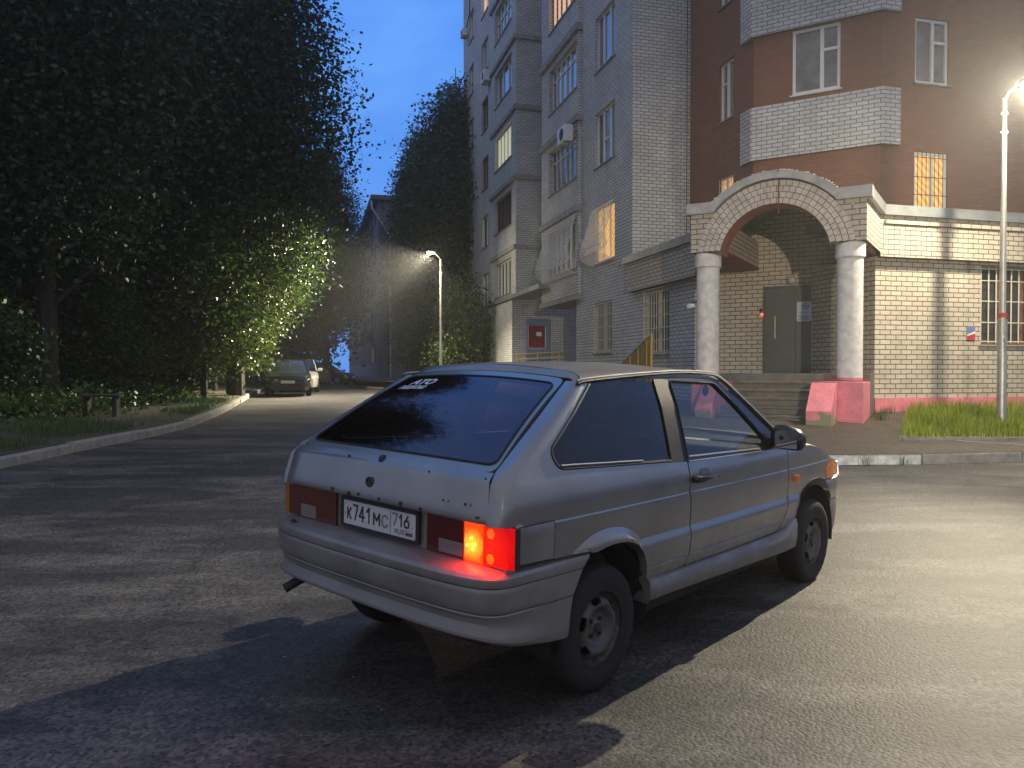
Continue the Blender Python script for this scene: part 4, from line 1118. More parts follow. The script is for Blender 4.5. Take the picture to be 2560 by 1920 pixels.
# roof
def rzc(x): return itp(x, [.0, .05, .3, .6, .9, 1.2, 1.36, 1.46], [1.452, 1.457, 1.468, 1.475, 1.475, 1.462, 1.44, 1.418])
def roofz(x, y):
    drop = itp(x, [0, .3, .6, .9, 1.25, 1.4], [.050, .030, .018, .012, .010, .012])
    return rzc(x)-.036*(y/.57)**2-drop*max(0, (abs(y)-.50)/.095)**2
ro = [(.055, -.3), (.052, 0), (.055, .3), (.068, .50), (.075, .56), (.06, .594), (.3, .598), (1.30, .600), (1.385, .590), (1.42, .5), (1.455, .3), (1.468, 0), (1.455, -.3), (1.42, -.5), (1.385, -.590), (1.30, -.600), (.3, -.598), (.06, -.594), (.075, -.56), (.068, -.50)]
mb = MB(); patch(mb, ro, [], lambda u, v: (u, v, roofz(u, v)), arange(.05, 1.45, .07), [-.59, -.58, -.565, -.55, -.53, -.51]+arange(-.45, .45, .09)+[.51, .53, .55, .565, .58, .59], d=.05, rim=.02, rimdir=(0, 0, -1))
mb.build('roof', paint_d, CAR, smooth=True)
# rear header strip between roof and tailgate, dark gap
def header(mb):
    rg = []
    for k in range(25):
        t = -1+2*k/24; y = .594*t; ya = abs(t)
        zr = roofz(.06, .575*t); 
        rg.append([(.056+.012*ya, .590*t, roofz(.06, .590*t)-.001), (.045+.008*ya, .578*t, zr-.010), (.034, .560*t, zr-.022), (.028, .549*t, 1.394+.027*(1-t*t)), (.045, .54*t, 1.375+.025*(1-t*t))])
    mb.loft(rg, closed=False)
mb = MB(); header(mb); mb.build('rear_header', paint, CAR, smooth=True)
# C pillar top corner: join header to quarter
# tailgate
TG = empty('tailgate', parent=CAR)
def tg(u, v, off=0):
    """u across (m at mid height, -.6..+.6), v down the slope (m, 0..0.73)"""
    t = v/.73; uu = u/.6
    w = lerp(.528, .668, t); x = lerp(.010, -.607, t); z = lerp(1.393+.026*(1-uu*uu), 1.026+.003*(1-uu*uu), t)
    b = math.sin(PI*min(1, max(0, t)))*.016+off
    return (x-.5*b-.012*(1-uu*uu)*t, uu*w, z+.86*b)
tgo = rnd([(-.6, 0), (.6, 0), (.6, .73), (-.6, .73)], .05, 4)
glo = rnd([(-.567, .058), (.567, .058), (.582, .688), (-.582, .688)], .045, 5)
mb = MB(); patch(mb, tgo, [glo], lambda u, v: tg(u, v), arange(-.6, .6, .06), arange(0, .73, .05), d=.03, rim=.02, rimdir=(.5, 0, -.8))
# lip and panel
def panel():
    rg = []
    for k in range(33):
        t = -1+2*k/32
        e = max(0, (abs(t)-.93)/.07)
        rg.append([(lerp(.010, -.607, 1)-.012*(1-t*t), .668*t, 1.026+.003*(1-t*t)), (-.634-.006*(1-t*t)+.004*e, .675*t, 1.0095), (-.650-.003*(1-t*t)+.006*e, .680*t, .999), (-.6565+.009*e, .682*t, .992), (-.6595+.010*e, .684*t, .984), (-.6655+.012*e, .688*t, .960), (-.680+.013*e, .695*t, .90), (-.690+.014*e, .699*t, .852), (-.690+.014*e, .700*t, .842), (-.684+.01*e, .700*t, .834), (-.66, .70*t, .832)])
    mb.loft(rg, closed=False)
panel()
tgp = mb.build('hatch_panel', paint, CAR, smooth=24)
mb = MB(); patch(mb, glo, [], lambda u, v: tg(u, v, .002), arange(-.58, .58, .06), arange(.05, .7, .05), d=.03)
rg_ = mb.build('rear_window', gl_dark, CAR, smooth=True)
# black printed border of the rear glass
gin = rnd([(-.53, .095), (.53, .095), (.548, .66), (-.548, .66)], .04, 5)
mb = MB(); patch(mb, glo, [gin], lambda u, v: tg(u, v, -.002), [], [], d=.03); mb.build('glass_border', black_gloss, rg_, smooth=True)
# rubber seal line
mb = MB(); pts = [tg(u, v, .004) for u, v in dens(glo, .04)]; pts.append(pts[0]); mb.tube(pts, .004, 5); mb.build('seal', black_rubber, rg_, smooth=True)
# faint demister lines
mb = MB()
for k in range(9):
    v = .14+.06*k; mb.tube([tg(u, v, -.001) for u in arange(-.5, .5, .1)], .0008, 3, cap=False)
mb.build('demister_wire', mat('demister', (.12, .05, .03), .6), rg_)
# rusty scabs, lock, washer nozzle
mb = MB()
for (x, y, z, r) in ((-.694, -.472, .903, .006), (-.694, -.600, .904, .007), (-.642, .236, 1.008, .010), (-.652, -.337, 1.0, .006), (-.640, -.655, 1.005, .005), (-.690, .10, .853, .008), (-.691, .30, .852, .01), (-.69, -.2, .85, .012), (-.69, -.05, .85, .008), (-.691, .17, .846, .012), (-.692, -.66, .86, .006), (-.690, -.33, .845, .01)):
    mb.lathe([(.001, -.003), (r, -.002), (r*.8, .001), (.001, .002)], 7, (x, y, z), 'x')
mb.build('rust_spot', mat('rust', (.06, .02, .01), .9), tgp)
mb = MB(); mb.lathe([(.024, -.676), (.024, -.6835), (.017, -.6835), (.0165, -.676), (.010, -.676), (.009, -.682), (.001, -.682)], 20, (0, .033, .915), 'x'); mb.box(-.684, -.676, .03, .036, .90, .93); mb.build('lock', mat('lock_metal', (.10, .09, .09), .4, metal=.6), tgp)
mb = MB(); mb.lathe([(.022, 1.008), (.020, 1.022), (.012, 1.034), (.001, 1.036)], 14, (-.625, .006, 0)); mb.build('wiper_nub', black_rubber, tgp)
# rear lower panel behind plate and lamps
mb = MB()
mb.box(-.640, -.58, -.775, .775, .60, .831)
mb.build('rear_panel', paint_d, CAR)

# text helper (turned into meshes)
def text_mesh(s, y0, y1, z0, z1, x, m, name, parent, shear=0, bold=.0, M=None, font_ext=.0008):
    cu = bpy.data.curves.new('t', 'FONT'); cu.body = s; cu.offset = bold; cu.shear = shear; cu.extrude = .0
    to = bpy.data.objects.new('t', cu); COL.objects.link(to)
    dg = bpy.context.evaluated_depsgraph_get(); me = bpy.data.meshes.new_from_object(to.evaluated_get(dg))
    bpy.data.objects.remove(to, do_unlink=True)
    co = np.array([v.co[:] for v in me.vertices]); mn = co.min(0); mx = co.max(0)
    vs = []
    for c in co:
        a = (c[0]-mn[0])/(mx[0]-mn[0]); b = (c[1]-mn[1])/(mx[1]-mn[1])
        p = (x, y0+(y1-y0)*a, z0+(z1-z0)*b)
        vs.append(M(a, b) if M else p)
    mb = MB(); mb.add(vs, [tuple(p.vertices) for p in me.polygons])
    return mb.build(name, m, parent, recalc=False)
# number plate
PLT = empty('number_plate', parent=CAR)
px = -.652
fr_ = mat('plate_frame_black', (.02, .018, .018), .4)
mb = MB()
py0, py1, pz0, pz1 = .258, -.262, .694, .806
pf = rnd([(.278, .678), (-.282, .678), (-.282, .822), (.278, .822)], .014, 4); pin = rnd([(py0, pz0), (py1, pz0), (py1, pz1), (py0, pz1)], .008, 3)
patch(mb, pf, [pin], lambda u, v: (px-.006, u, v), [], [], d=.05, rim=.012, rimdir=(1, 0, 0)); mb.build('plate_frame', fr_, PLT)
mb = MB(); mb.box(px-.002, px, py1, py0, pz0, pz1); pl_o = mb.build('plate', mat('plate_white', (.62, .61, .60), .45, noise=.15, nscale=14), PLT)
inkb = mat('plate_black', (.02, .02, .022), .6); inkf = mat('plate_faded', (.22, .21, .22), .7)
GL = {'K': [[(0, 0), (0, 1)], [(1, 1), (.08, .42)], [(.3, .58), (1, 0)]], '7': [[(0, 1), (1, 1), (.35, 0)]], '4': [[(.68, 0), (.68, 1), (0, .3), (1, .3)]], '1': [[(.1, .72), (.75, 1), (.75, 0)]],
      'M': [[(0, 0), (0, 1), (.5, .38), (1, 1), (1, 0)]], 'C': [[(1, .80), (.78, .97), (.4, 1), (.1, .85), (0, .5), (.1, .15), (.4, 0), (.78, .03), (1, .2)]],
      '6': [[(.78, 1), (.35, .62), (.05, .38), (.05, .2), (.2, .04), (.5, 0), (.82, .04), (.97, .22), (.97, .38), (.8, .56), (.5, .6), (.2, .54)]],
      'R': [[(0, 0), (0, 1), (.7, 1), (.95, .85), (.95, .65), (.7, .5), (0, .5)], [(.5, .5), (1, 0)]], 'U': [[(0, 1), (0, .2), (.25, 0), (.75, 0), (1, .2), (1, 1)]],
      'S': [[(1, .85), (.75, 1), (.25, 1), (0, .8), (.1, .6), (.9, .42), (1, .2), (.75, 0), (.25, 0), (0, .15)]]}
def strokes(mb_, ch, y0, y1, z0, z1, x, w):
    for ln in GL[ch]:
        P_ = [Vector((lerp(y0, y1, a), lerp(z0, z1, b))) for a, b in ln]
        for a, b in zip(P_, P_[1:]):
            d_ = (b-a).normalized()*w*.5; n_ = Vector((-d_.y, d_.x)); a2 = a-d_*.7; b2 = b+d_*.7
            mb_.quad((x, a2.x+n_.x, a2.y+n_.y), (x, b2.x+n_.x, b2.y+n_.y), (x, b2.x-n_.x, b2.y-n_.y), (x, a2.x-n_.x, a2.y-n_.y)); x -= .00012
def pl_txt(s_, f0, f1, g0, g1, m, w=.0095):
    mb_ = MB(); strokes(mb_, s_, lerp(py0, py1, f0), lerp(py0, py1, f1), lerp(pz0, pz1, g0), lerp(pz0, pz1, g1), px-.0035, w)
    mb_.build('characters', m, pl_o, recalc=False)
pl_txt('K', .062, .112, .24, .69, inkb); pl_txt('7', .150, .208, .23, .83, inkb); pl_txt('4', .235, .305, .23, .83, inkb); pl_txt('1', .335, .385, .23, .83, inkb)
pl_txt('M', .440, .520, .24, .69, inkb); pl_txt('C', .555, .628, .24, .69, inkf)
pl_txt('7', .695, .760, .42, .87, inkf, .0085); pl_txt('1', .785, .820, .42, .87, inkb, .0085); pl_txt('6', .848, .912, .42, .87, inkb, .0085)
for q_, ch in enumerate('RUS'): pl_txt(ch, .730+.045*q_, .760+.045*q_, .13, .28, inkf, .004)
mb = MB()
def prect(f0, f1, g0, g1): mb.add([(px-.0033, lerp(py0, py1, f0), lerp(pz0, pz1, g0)), (px-.0033, lerp(py0, py1, f1), lerp(pz0, pz1, g0)), (px-.0033, lerp(py0, py1, f1), lerp(pz0, pz1, g1)), (px-.0033, lerp(py0, py1, f0), lerp(pz0, pz1, g1))], [(0, 1, 2, 3)])
prect(.664, .669, .03, .97); prect(.022, .030, .40, .48); prect(.945, .953, .40, .48)
prect(.868, .955, .295, .305); prect(.868, .871, .10, .30); prect(.952, .955, .10, .30)
mb.build('marks', inkb, pl_o, recalc=False)
mb = MB(); prect(.871, .952, .165, .23); mb.build('flag_stripe', mat('flag_blue', (.04, .06, .25), .6), pl_o, recalc=False)
mb = MB(); prect(.871, .952, .10, .165); mb.build('flag_stripe', mat('flag_red', (.35, .03, .03), .6), pl_o, recalc=False)
# sticker on the rear glass: letters
def stk(u0, u1, v0, v1, sh=0.0):
    def f_(a, b):
        u = lerp(u0, u1, a); v = lerp(v0, v1, b); return tg(u-sh*b, v, .0035)
    return f_
stw = mat('sticker_white', (.62, .66, .72), .5)
text_mesh('ATO', 0, 1, 0, 1, 0, stw, 'sticker_letters', rg_, M=stk(.455, .265, .158, .098, .012), bold=.045)
text_mesh('\u041f\u0415\u0428\u041a\u041e\u041c!', 0, 1, 0, 1, 0, stw, 'sticker_letters', rg_, M=stk(.49, .28, .205, .168, .008), bold=.045)

# tail lights
lens_red = mat('lens_red_dark', (.085, .004, .006), .15, spec=.7, bump=.25, bscale=4)
lens_brown = mat('lens_red_brown', (.11, .020, .012), .2, spec=.6)
lens_clear = mat('lens_reverse', (.22, .17, .17), .25)
lens_amber = mat('lens_amber_off', (.42, .12, .01), .3)
def litlens(name, lo, hi, s, cen=None, rad=.09, rib=120):
    """backlit moulded lens: bright round the bulb `cen` (y, z), darker outwards, with fine ribs"""
    m = bpy.data.materials.new(name); nt, b = nodes(m)
    t = nt.nodes.new('ShaderNodeTexCoord'); sp = nt.nodes.new('ShaderNodeSeparateXYZ'); nt.links.new(t.outputs['Object'], sp.inputs[0])
    cb_ = nt.nodes.new('ShaderNodeCombineXYZ'); nt.links.new(sp.outputs[1], cb_.inputs[0]); nt.links.new(sp.outputs[2], cb_.inputs[1])
    ds = nt.nodes.new('ShaderNodeVectorMath'); ds.operation = 'DISTANCE'; ds.inputs[1].default_value = (cen[0], cen[1], 0); nt.links.new(cb_.outputs[0], ds.inputs[0])
    w = nt.nodes.new('ShaderNodeMath'); w.operation = 'SINE'; ms_ = nt.nodes.new('ShaderNodeMath'); ms_.operation = 'MULTIPLY'; ms_.inputs[1].default_value = rib*6.283; nt.links.new(sp.outputs[1], ms_.inputs[0]); nt.links.new(ms_.outputs[0], w.inputs[0])
    n = nt.nodes.new('ShaderNodeTexNoise'); n.inputs['Scale'].default_value = 45; nt.links.new(t.outputs['Object'], n.inputs[0])
    a1 = nt.nodes.new('ShaderNodeMath'); a1.operation = 'MULTIPLY_ADD'; a1.inputs[1].default_value = .006; nt.links.new(w.outputs[0], a1.inputs[0]); nt.links.new(ds.outputs['Value'], a1.inputs[2])
    a2 = nt.nodes.new('ShaderNodeMath'); a2.operation = 'MULTIPLY_ADD'; a2.inputs[1].default_value = .035; nt.links.new(n.outputs[0], a2.inputs[0]); nt.links.new(a1.outputs[0], a2.inputs[2])
    r = nt.nodes.new('ShaderNodeMapRange'); r.inputs['From Min'].default_value = .015; r.inputs['From Max'].default_value = rad+.017; nt.links.new(a2.outputs[0], r.inputs[0])
    cr_2 = nt.nodes.new('ShaderNodeValToRGB'); cr_2.color_ramp.elements[0].color = tuple(hi)+(1,); cr_2.color_ramp.elements[1].color = tuple(lo)+(1,)
    nt.links.new(r.outputs[0], cr_2.inputs[0]); nt.links.new(cr_2.outputs[0], b.inputs['Emission Color']); b.inputs['Emission Strength'].default_value = s
    b.inputs['Base Color'].default_value = tuple(x*.5 for x in lo)+(1,); b.inputs['Roughness'].default_value = .12
    MATS[name] = m
    return m
lit_red = litlens('lens_red_lit', (.50, .001, .002), (.95, .018, .006), 1.25, (-.69, .74), .12)
lit_amber = litlens('lens_amber_lit', (.90, .05, .002), (1.0, .62, .04), 1.6, (-.600, .738), .07)
bulb_m = mat('bulb_glow', (1, .6, .1), .3, emit=(1, .62, .06), es=5)
def tail(sgn, lit):
    T = empty('tail_light', parent=CAR)
    if lit: T['label'] = 'right tail light, lit red and amber'
    def Y(a): return sgn*a
    zb_, zt_ = .668, .826
    def seg(a0, a1, z0, z1, m, name, x=-.654, round_out=False):
        mb = MB(); n = 8; rg = []
        for k in range(n+1):
            a = lerp(a0, a1, k/n); xx = x+.016*max(0, (a-.62)/.18)**1.6
            if round_out and a > .785: xx += (a-.785)*.7
            rg.append([(xx, Y(a), z0), (xx, Y(a), z1), (-.615, Y(a), z1), (-.615, Y(a), z0)])
        mb.loft(rg, closed=True); mb.add(rg[0], [(0, 1, 2, 3)]); mb.add(rg[-1], [(3, 2, 1, 0)])
        return mb.build(name, m, T, bevel=.002)
    if lit:
        seg(.328, .552, zb_, zt_, lens_red, 'lens', -.652)
        seg(.405, .548, zb_+.01, .733, lens_clear, 'reverse_lens', -.6545)
        seg(.556, .664, zb_, zt_, lit_amber, 'amber_lens'); seg(.666, .803, zb_, zt_, lit_red, 'red_lens', round_out=True)
        for (a, z) in ((.598, .765), (.607, .722), (.574, .733), (.618, .742)):
            mb = MB(); mb.lathe([(.001, -.005), (.005, -.004), (.007, 0), (.005, .004), (.001, .005)], 10, (-.6555, Y(a), z), 'x'); mb.build('bulb_spot', bulb_m, T, smooth=True)
        # moulded rim of the lit section
        mb = MB()
        for a in (.555, .665): mb.box(-.6562, -.650, min(Y(a-.0015), Y(a+.0015)), max(Y(a-.0015), Y(a+.0015)), zb_+.002, zt_-.002)
        mb.build('lens_rib', lit_red, T)
        for (a, z, r) in ((.698, .797, .022), (.698, .697, .022)):
            mb = MB(); mb.lathe([(.001, -.0030), (r*.9, -.0024), (r, 0)], 6, (-.6505, Y(a), z), 'x'); mb.build('reflector', lit_amber2, T)
    else:
        seg(.325, .740, zb_, zt_, lens_brown, 'lens', -.652)
        seg(.490, .620, zb_+.004, .735, lens_clear, 'reverse_lens', -.6545)
        seg(.743, .800, zb_, zt_, lens_amber, 'amber_lens', round_out=True)
    mb = MB(); y0, y1 = sorted((Y(.803), Y(.812))); mb.box(-.625, -.604, y0, y1, zb_+.0, zt_+.002); mb.build('housing', black_rubber, T)
    return T
lit_amber2 = litlens('reflector_lit', (.95, .05, .004), (1.0, .22, .01), 1.4, (-.68, .745), .09)
tail(-1, True); tail(1, False)
# light spilling from the lit lamp
ld = bpy.data.lights.new('tail_lamp', 'AREA'); ld.energy = 3.2; ld.color = (1, .01, .008); ld.shape = 'RECTANGLE'; ld.size = .2; ld.size_y = .11
lo_ = bpy.data.objects.new('tail_lamp', ld); COL.objects.link(lo_); lo_.parent = CAR; lo_.location = (-.675, -.68, .735)
lo_.rotation_euler = (0, R(90-0), 0)
lo_.rotation_euler = Vector((-1, 0, -.8)).to_track_quat('-Z', 'Y').to_euler()
# filler panel between lamp and wheel arch (side)
flap = [(-.600, .678), (-.385, .673), (-.383, .826), (-.600, .824)]
two('side_cover', paint_d, lambda mb, mir: patch(mb, flap, [], side_off(-.005), arange(-.57, -.39, .05), [.7, .74, .78, .81], d=.04, rim=.006, rimdir=(0, 1, 0), mirror=mir))

def cover_gap(mb, mir):
    mb.tube(mirr([side_off(-.0035)(u, v) for u, v in dens(flap, .03)+[flap[0]]], mir), .0028, 5)
two('cover_seam', black_rubber, cover_gap)
# rear bumper: sweep
def bump_path(e=0):
    pts = [(-.583, -.790), (-.640, -.782), (-.690, -.757), (-.722, -.716), (-.742, -.65), (-.757, -.56), (-.768, -.40), (-.773, -.2), (-.774, 0)]
    return pts+[(p[0], -p[1]) for p in pts[-2::-1]]
bprof = [  # (z, inward offset), outer surface from shelf to bottom
    (.668, .118), (.664, .07), (.657, .028), (.648, .006), (.635, -.006), (.618, -.008), (.6035, -.005), (.597, .004), (.590, .001), (.575, .000), (.54, .001), (.51, .004), (.4985, .010), (.492, .019), (.485, .016), (.47, .026), (.45, .030), (.436, .027), (.422, .018), (.410, .011), (.400, .010), (.392, .018), (.386, .036), (.385, .07)]
def bump_rings(path, prof, xend, side_x0, zdrop):
    rings = []
    P = [Vector(p) for p in path]; n = len(P)
    nor = []
    for i in range(n):
        t = (P[min(i+1, n-1)]-P[max(i-1, 0)]).normalized(); nor.append(Vector((-t.y, t.x)))  # inward
    def inward(i):
        v = nor[i]; c = -P[i]+Vector((.4, 0)); return v if v.dot(c) > 0 else -v
    res = []
    for s in (0,):
        pass
    K = 8
    def drop(x): return itp(x, [-.73, -.65, -.56, -.28], [0, .018, .042, .068])
    res = []
    K = 8
    def zz_(z, x): return z-itp(z, [.385, .49], [drop(x), 0]) if z < .49 else z
    for k in range(K):   # right side segment, from wheel arch to corner
        row = []
        for z, o in prof:
            x0 = itp(zz_(z, -.28), [.306, .494, .595, .646, .67], xend); x = lerp(x0, path[0][0], k/K)
            row.append((x, -(.800-itp(x, [-.583, -.2], [.010, 0]))+o*(itp(x, [-.56, -.40], [1, .15]) if z < .64 else .7), zz_(z, x)))
        res.append(row)
    for i in range(n):
        nv = inward(i); row = []
        for z, o in prof: row.append((P[i].x+nv.x*o, P[i].y+nv.y*o, zz_(z, P[i].x)))
        res.append(row)
    for k in range(K-1, -1, -1):
        res.append([(p[0], -p[1], p[2]) for p in res[k]])
    return res
bp_sm = [(p[0], p[1]) for p in smoothpoly(bump_path(), 4)]
rings = bump_rings(bp_sm, bprof, [-.277, -.244, -.185, -.133, -.12], 0, .045)
mb = MB(); mb.loft(rings, closed=False)
bmp = mb.build('rear_bumper', paint_d, CAR, smooth=22)
# two styling grooves, as thin dark lines lying in the moulded steps
for zi in (7, 13):
    mb = MB(); mb.tube([(r[zi][0], r[zi][1], r[zi][2]) for r in rings], .0022, 4); mb.build('groove', black_rubber, bmp)
mb = MB(); mb.prism([(-.700, .60), (-.742, .585), (-.728, .53), (-.722, .56)], .6645, .6665); mb.build('scrape', inkb, bmp)
# exhaust
mb = MB(); mb.tube([(-.2, .50, .34), (-.50, .56, .37), (-.60, .600, .365), (-.66, .622, .345), (-.728, .642, .312)], .0235, 14, cap=False); mb.build('exhaust', mat('sooty_steel', (.05, .04, .038), .6, metal=.4), CAR, smooth=True)
# front bumper
fp = [(2.80, -.757), (2.93, -.752), (3.03, -.735), (3.12, -.70), (3.20, -.63), (3.27, -.48), (3.31, -.25), (3.32, 0)]
fpath = smoothpoly(fp+[(p[0], -p[1]) for p in fp[-2::-1]], 3)
fprof = [(.683, .10), (.682, .02), (.672, .004), (.65, -.004), (.55, -.004), (.53, .004), (.524, .012), (.515, .004), (.40, .010), (.30, .02), (.24, .04), (.23, .08)]
rings = []
P = [Vector(p) for p in fpath]; n = len(P)
for k in range(4):
    row = []
    for z, o in fprof:
        x0 = itp(z, [.25, .382, .524, .615, .677], [2.80, 2.822, 2.822, 2.765, 2.71]); row.append((lerp(x0, 2.83, k/4), -(.760-o), z))
    rings.append(row)
for i in range(1, n-1):
    t = (P[i+1]-P[i-1]).normalized(); nv = Vector((-t.y, t.x)); 
    if nv.dot(Vector((2.0, 0))-P[i]) < 0: nv = -nv
    rings.append([(P[i].x+nv.x*o, P[i].y+nv.y*o, z) for z, o in fprof])
for k in range(3, -1, -1): rings.append([(p[0], -p[1], p[2]) for p in rings[k]])
mb = MB(); mb.loft(rings, closed=False); mb.build('front_bumper', paint, CAR, smooth=True)
# front face: grille, headlamps
mb = MB(); mb.box(3.10, 3.22, -.42, .42, .66, .735); 
for k in range(3): mb.box(3.22, 3.24, -.42, .42, .665+.024*k, .675+.024*k)
mb.build('grille', black_rubber, CAR)
hl_g = mat('headlamp_glass', (.55, .55, .52), .1, spec=.8, emit=(1, .95, .8), es=2.0)
amb = mat('corner_lamp_amber', (.62, .20, .05), .25, spec=.7)
for s in (-1, 1):
    mb = MB(); rgs = []
    for k in range(6):
        t = k/5; y = lerp(.42, .70, t); x = 3.235-.10*t**2
        rgs.append([(x, s*y, .672), (x-.03, s*y, .775), (x-.1, s*y, .775), (x-.1, s*y, .672)])
    mb.loft(rgs, closed=True); mb.add(rgs[0], [(0, 1, 2, 3)]); mb.add(rgs[-1], [(3, 2, 1, 0)])
    mb.build('headlight', hl_g, CAR)
    cl = [(2.715, .686), (2.675, .772), (2.80, .797), (2.80, .824), (2.93, .79), (3.06, .77), (3.08, .684)]
    mb = MB(); patch(mb, cl, [], lambda u, v: (u, -(CW(min(u, 2.85), v)-.0+.004-max(0, u-2.85)*.20), v), arange(2.7, 3.06, .05), [.7, .74, .78], d=.04, rim=.03, rimdir=(0, 1, 0), mirror=(s > 0)); mb.build('corner_lamp', amb, CAR)
# wheel arch trims (flared lips)
def flare_r(mb, mir):
    o = smoothpoly([(-.262, .668), (-.150, .722), (-.043, .742), (.09, .733), (.204, .692), (.250, .655)], 5)
    i_ = smoothpoly([(-.160, .664), (-.122, .657), (-.013, .672), (.112, .665), (.208, .636), (.262, .598)], 5)
    rg = []
    for k, (a, b) in enumerate(zip(o, i_)):
        t = k/(len(o)-1); h = .030*math.sin(PI*min(1, max(.0, t*.92+.04)))**.5
        m1 = (lerp(a[0], b[0], .30), lerp(a[1], b[1], .30)); m2 = (lerp(a[0], b[0], .75), lerp(a[1], b[1], .75))
        w = CW(.1, .66)
        rg.append(mirr([(a[0], -CW(a[0], a[1])-.001, a[1]), (m1[0], -w-h*.45, m1[1]), (m2[0], -w-h, m2[1]), (b[0], -w-h*.95, b[1]), (b[0], -w+.05, b[1]-.004)], mir))
    mb.loft(rg, closed=False)
two('arch_flare', paint, flare_r)
def lip(curve, name):
    def f_(mb, mir):
        rg = []
        for (x, z) in curve:
            w = CW(x, z); rg.append(mirr([(x, -w+.0, z), (x, -w-.006, z), (x, -w-.004, z-.003), (x, -w+.035, z-.006)], mir))
        mb.loft(rg, closed=False)
    two(name, paint, f_)
lip([p for p in arch_f if p[1] > .31], 'arch_lip')
lip([p for p in arch_r if .31 < p[1] < .62], 'arch_lip')
# side skirts
def skirt(mb, mir):
    rg = []
    for x in [.348, .36, .40]+arange(.5, 1.95, .1)+[2.0, 2.06, 2.10]:
        zt = itp(x, [.345, .36, 1.80, 1.95, 2.02, 2.08], [.44, .441, .441, .452, .48, .50]); e = itp(x, [.345, .40, 1.95, 2.10], [.0, 1, 1, .4])
        zb2 = itp(x, [.345, .42, 1.9, 2.1], [.325, .335, .300, .300])
        rg.append(mirr([(x, -.788, zt), (x, -.800-.004*e, zt-.006), (x, -.803-.018*e, zt-.04), (x, -.803-.022*e, lerp(zt, zb2, .6)), (x, -.795-.016*e, zb2+.012), (x, -.770, zb2), (x, -.70, zb2)], mir))
    mb.loft(rg, closed=False); mb.add(rg[0], [tuple(range(7))]); mb.add(rg[-1], [tuple(range(7))[::-1]])
two('side_skirt', paint, skirt)
# mud scrape rust on the front of the sill
# windows -----------------------------------------------------------
qw = rnd([(.075, 1.366), (-.335, 1.100), (-.312, 1.034), (.553, .998), (.640, 1.386), (.12, 1.376)], .03, 4)
qws = two('quarter_window', gl_quarter, lambda mb, mir: patch(mb, qw, [], side_off(.006), arange(-.3, .64, .1), arange(1.0, 1.38, .06), d=.05, mirror=mir))
def tubes(pts2, r, off=0.0, cl=True):
    def f_(mb, mir):
        p = [side_off(off)(u, v) for u, v in (dens(pts2, .03, cl))]
        if cl: p.append(p[0])
        mb.tube(mirr(p, mir), r, 6)
    return f_
two('window_rubber', black_rubber, tubes(rnd([(.080, 1.372), (-.342, 1.102), (-.318, 1.027), (.556, .991)], .04, 5, False), .0085, .002, False))
two('window_seal', chrome, tubes(rnd([(-.290, 1.040), (-.302, 1.040), (.28, 1.0145), (.30, 1.0135)], .01, 2, False), .0045, -.004, False))
# top dark band under the gutter
band = [(.062, 1.374), (.30, 1.384), (.640, 1.395), (.90, 1.400), (1.20, 1.394), (1.34, 1.372), (1.385, 1.376), (1.25, 1.410), (.88, 1.418), (.42, 1.402), (.03, 1.384)]
two('gutter_band', black_gloss, lambda mb, mir: patch(mb, band, [], side_off(.004), arange(0, 1.4, .1), [], d=.05, mirror=mir))
# gutter rail
gut = [(-.012, .618, 1.372), (.06, .613, 1.384), (.417, .602, 1.405), (.881, .596, 1.424), (1.223, .598, 1.420), (1.383, .612, 1.390), (1.566, .684, 1.255), (1.825, .752, 1.080), (1.93, .772, 1.010)]
gs = smoothpoly([(p[0], -p[1], p[2]) for p in gut], 5)
two('gutter', black_rubber, lambda mb, mir: mb.tube(mirr(gs, mir), .008, 6))
two('gutter_edge', paint, lambda mb, mir: mb.tube(mirr([(p[0]+.0, p[1]+.004, p[2]+.012) for p in gs], mir), .0055, 6))
# B pillar
bpil = [(.553, .988), (.702, .980), (.776, 1.392), (.640, 1.392)]
two('door_pillar', bfilm, lambda mb, mir: patch(mb, bpil, [], side_off(-.004), [.6, .65, .7], arange(1.0, 1.38, .06), d=.04, rim=.012, rimdir=(0, 1, 0), mirror=mir))
# door window frame + glass
dgl = rnd([(.717, 1.000), (.795, 1.374), (1.262, 1.358), (1.672, 1.020), (1.600, .988)], .03, 4)
dfo = [(.705, .972), (.782, 1.394), (.90, 1.401), (1.20, 1.395), (1.345, 1.372), (1.60, 1.215), (1.79, 1.082), (1.945, .985), (1.948, .966)]
two('door_frame', black_gloss, lambda mb, mir: patch(mb, dfo, [dgl], side_off(.0), arange(.7, 1.95, .08), arange(.98, 1.39, .05), d=.035, rim=.02, rimdir=(0, 1, 0), mirror=mir))
two('door_window', gl_side, lambda mb, mir: patch(mb, dgl, [], side_off(.008), arange(.7, 1.7, .1), arange(1.0, 1.36, .06), d=.05, mirror=mir))
two('frame_bead', black_gloss, tubes(rnd([(.712, .99), (.790, 1.382), (1.268, 1.366), (1.70, 1.012)], .03, 4, False), .006, -.003, False))
two('window_seal', chrome, tubes([(.722, 1.0), (1.555, .984)], .0055, -.005, False))
two('belt_trim', chrome, tubes([(.715, .977), (1.60, .966)], .004, -.003, False))
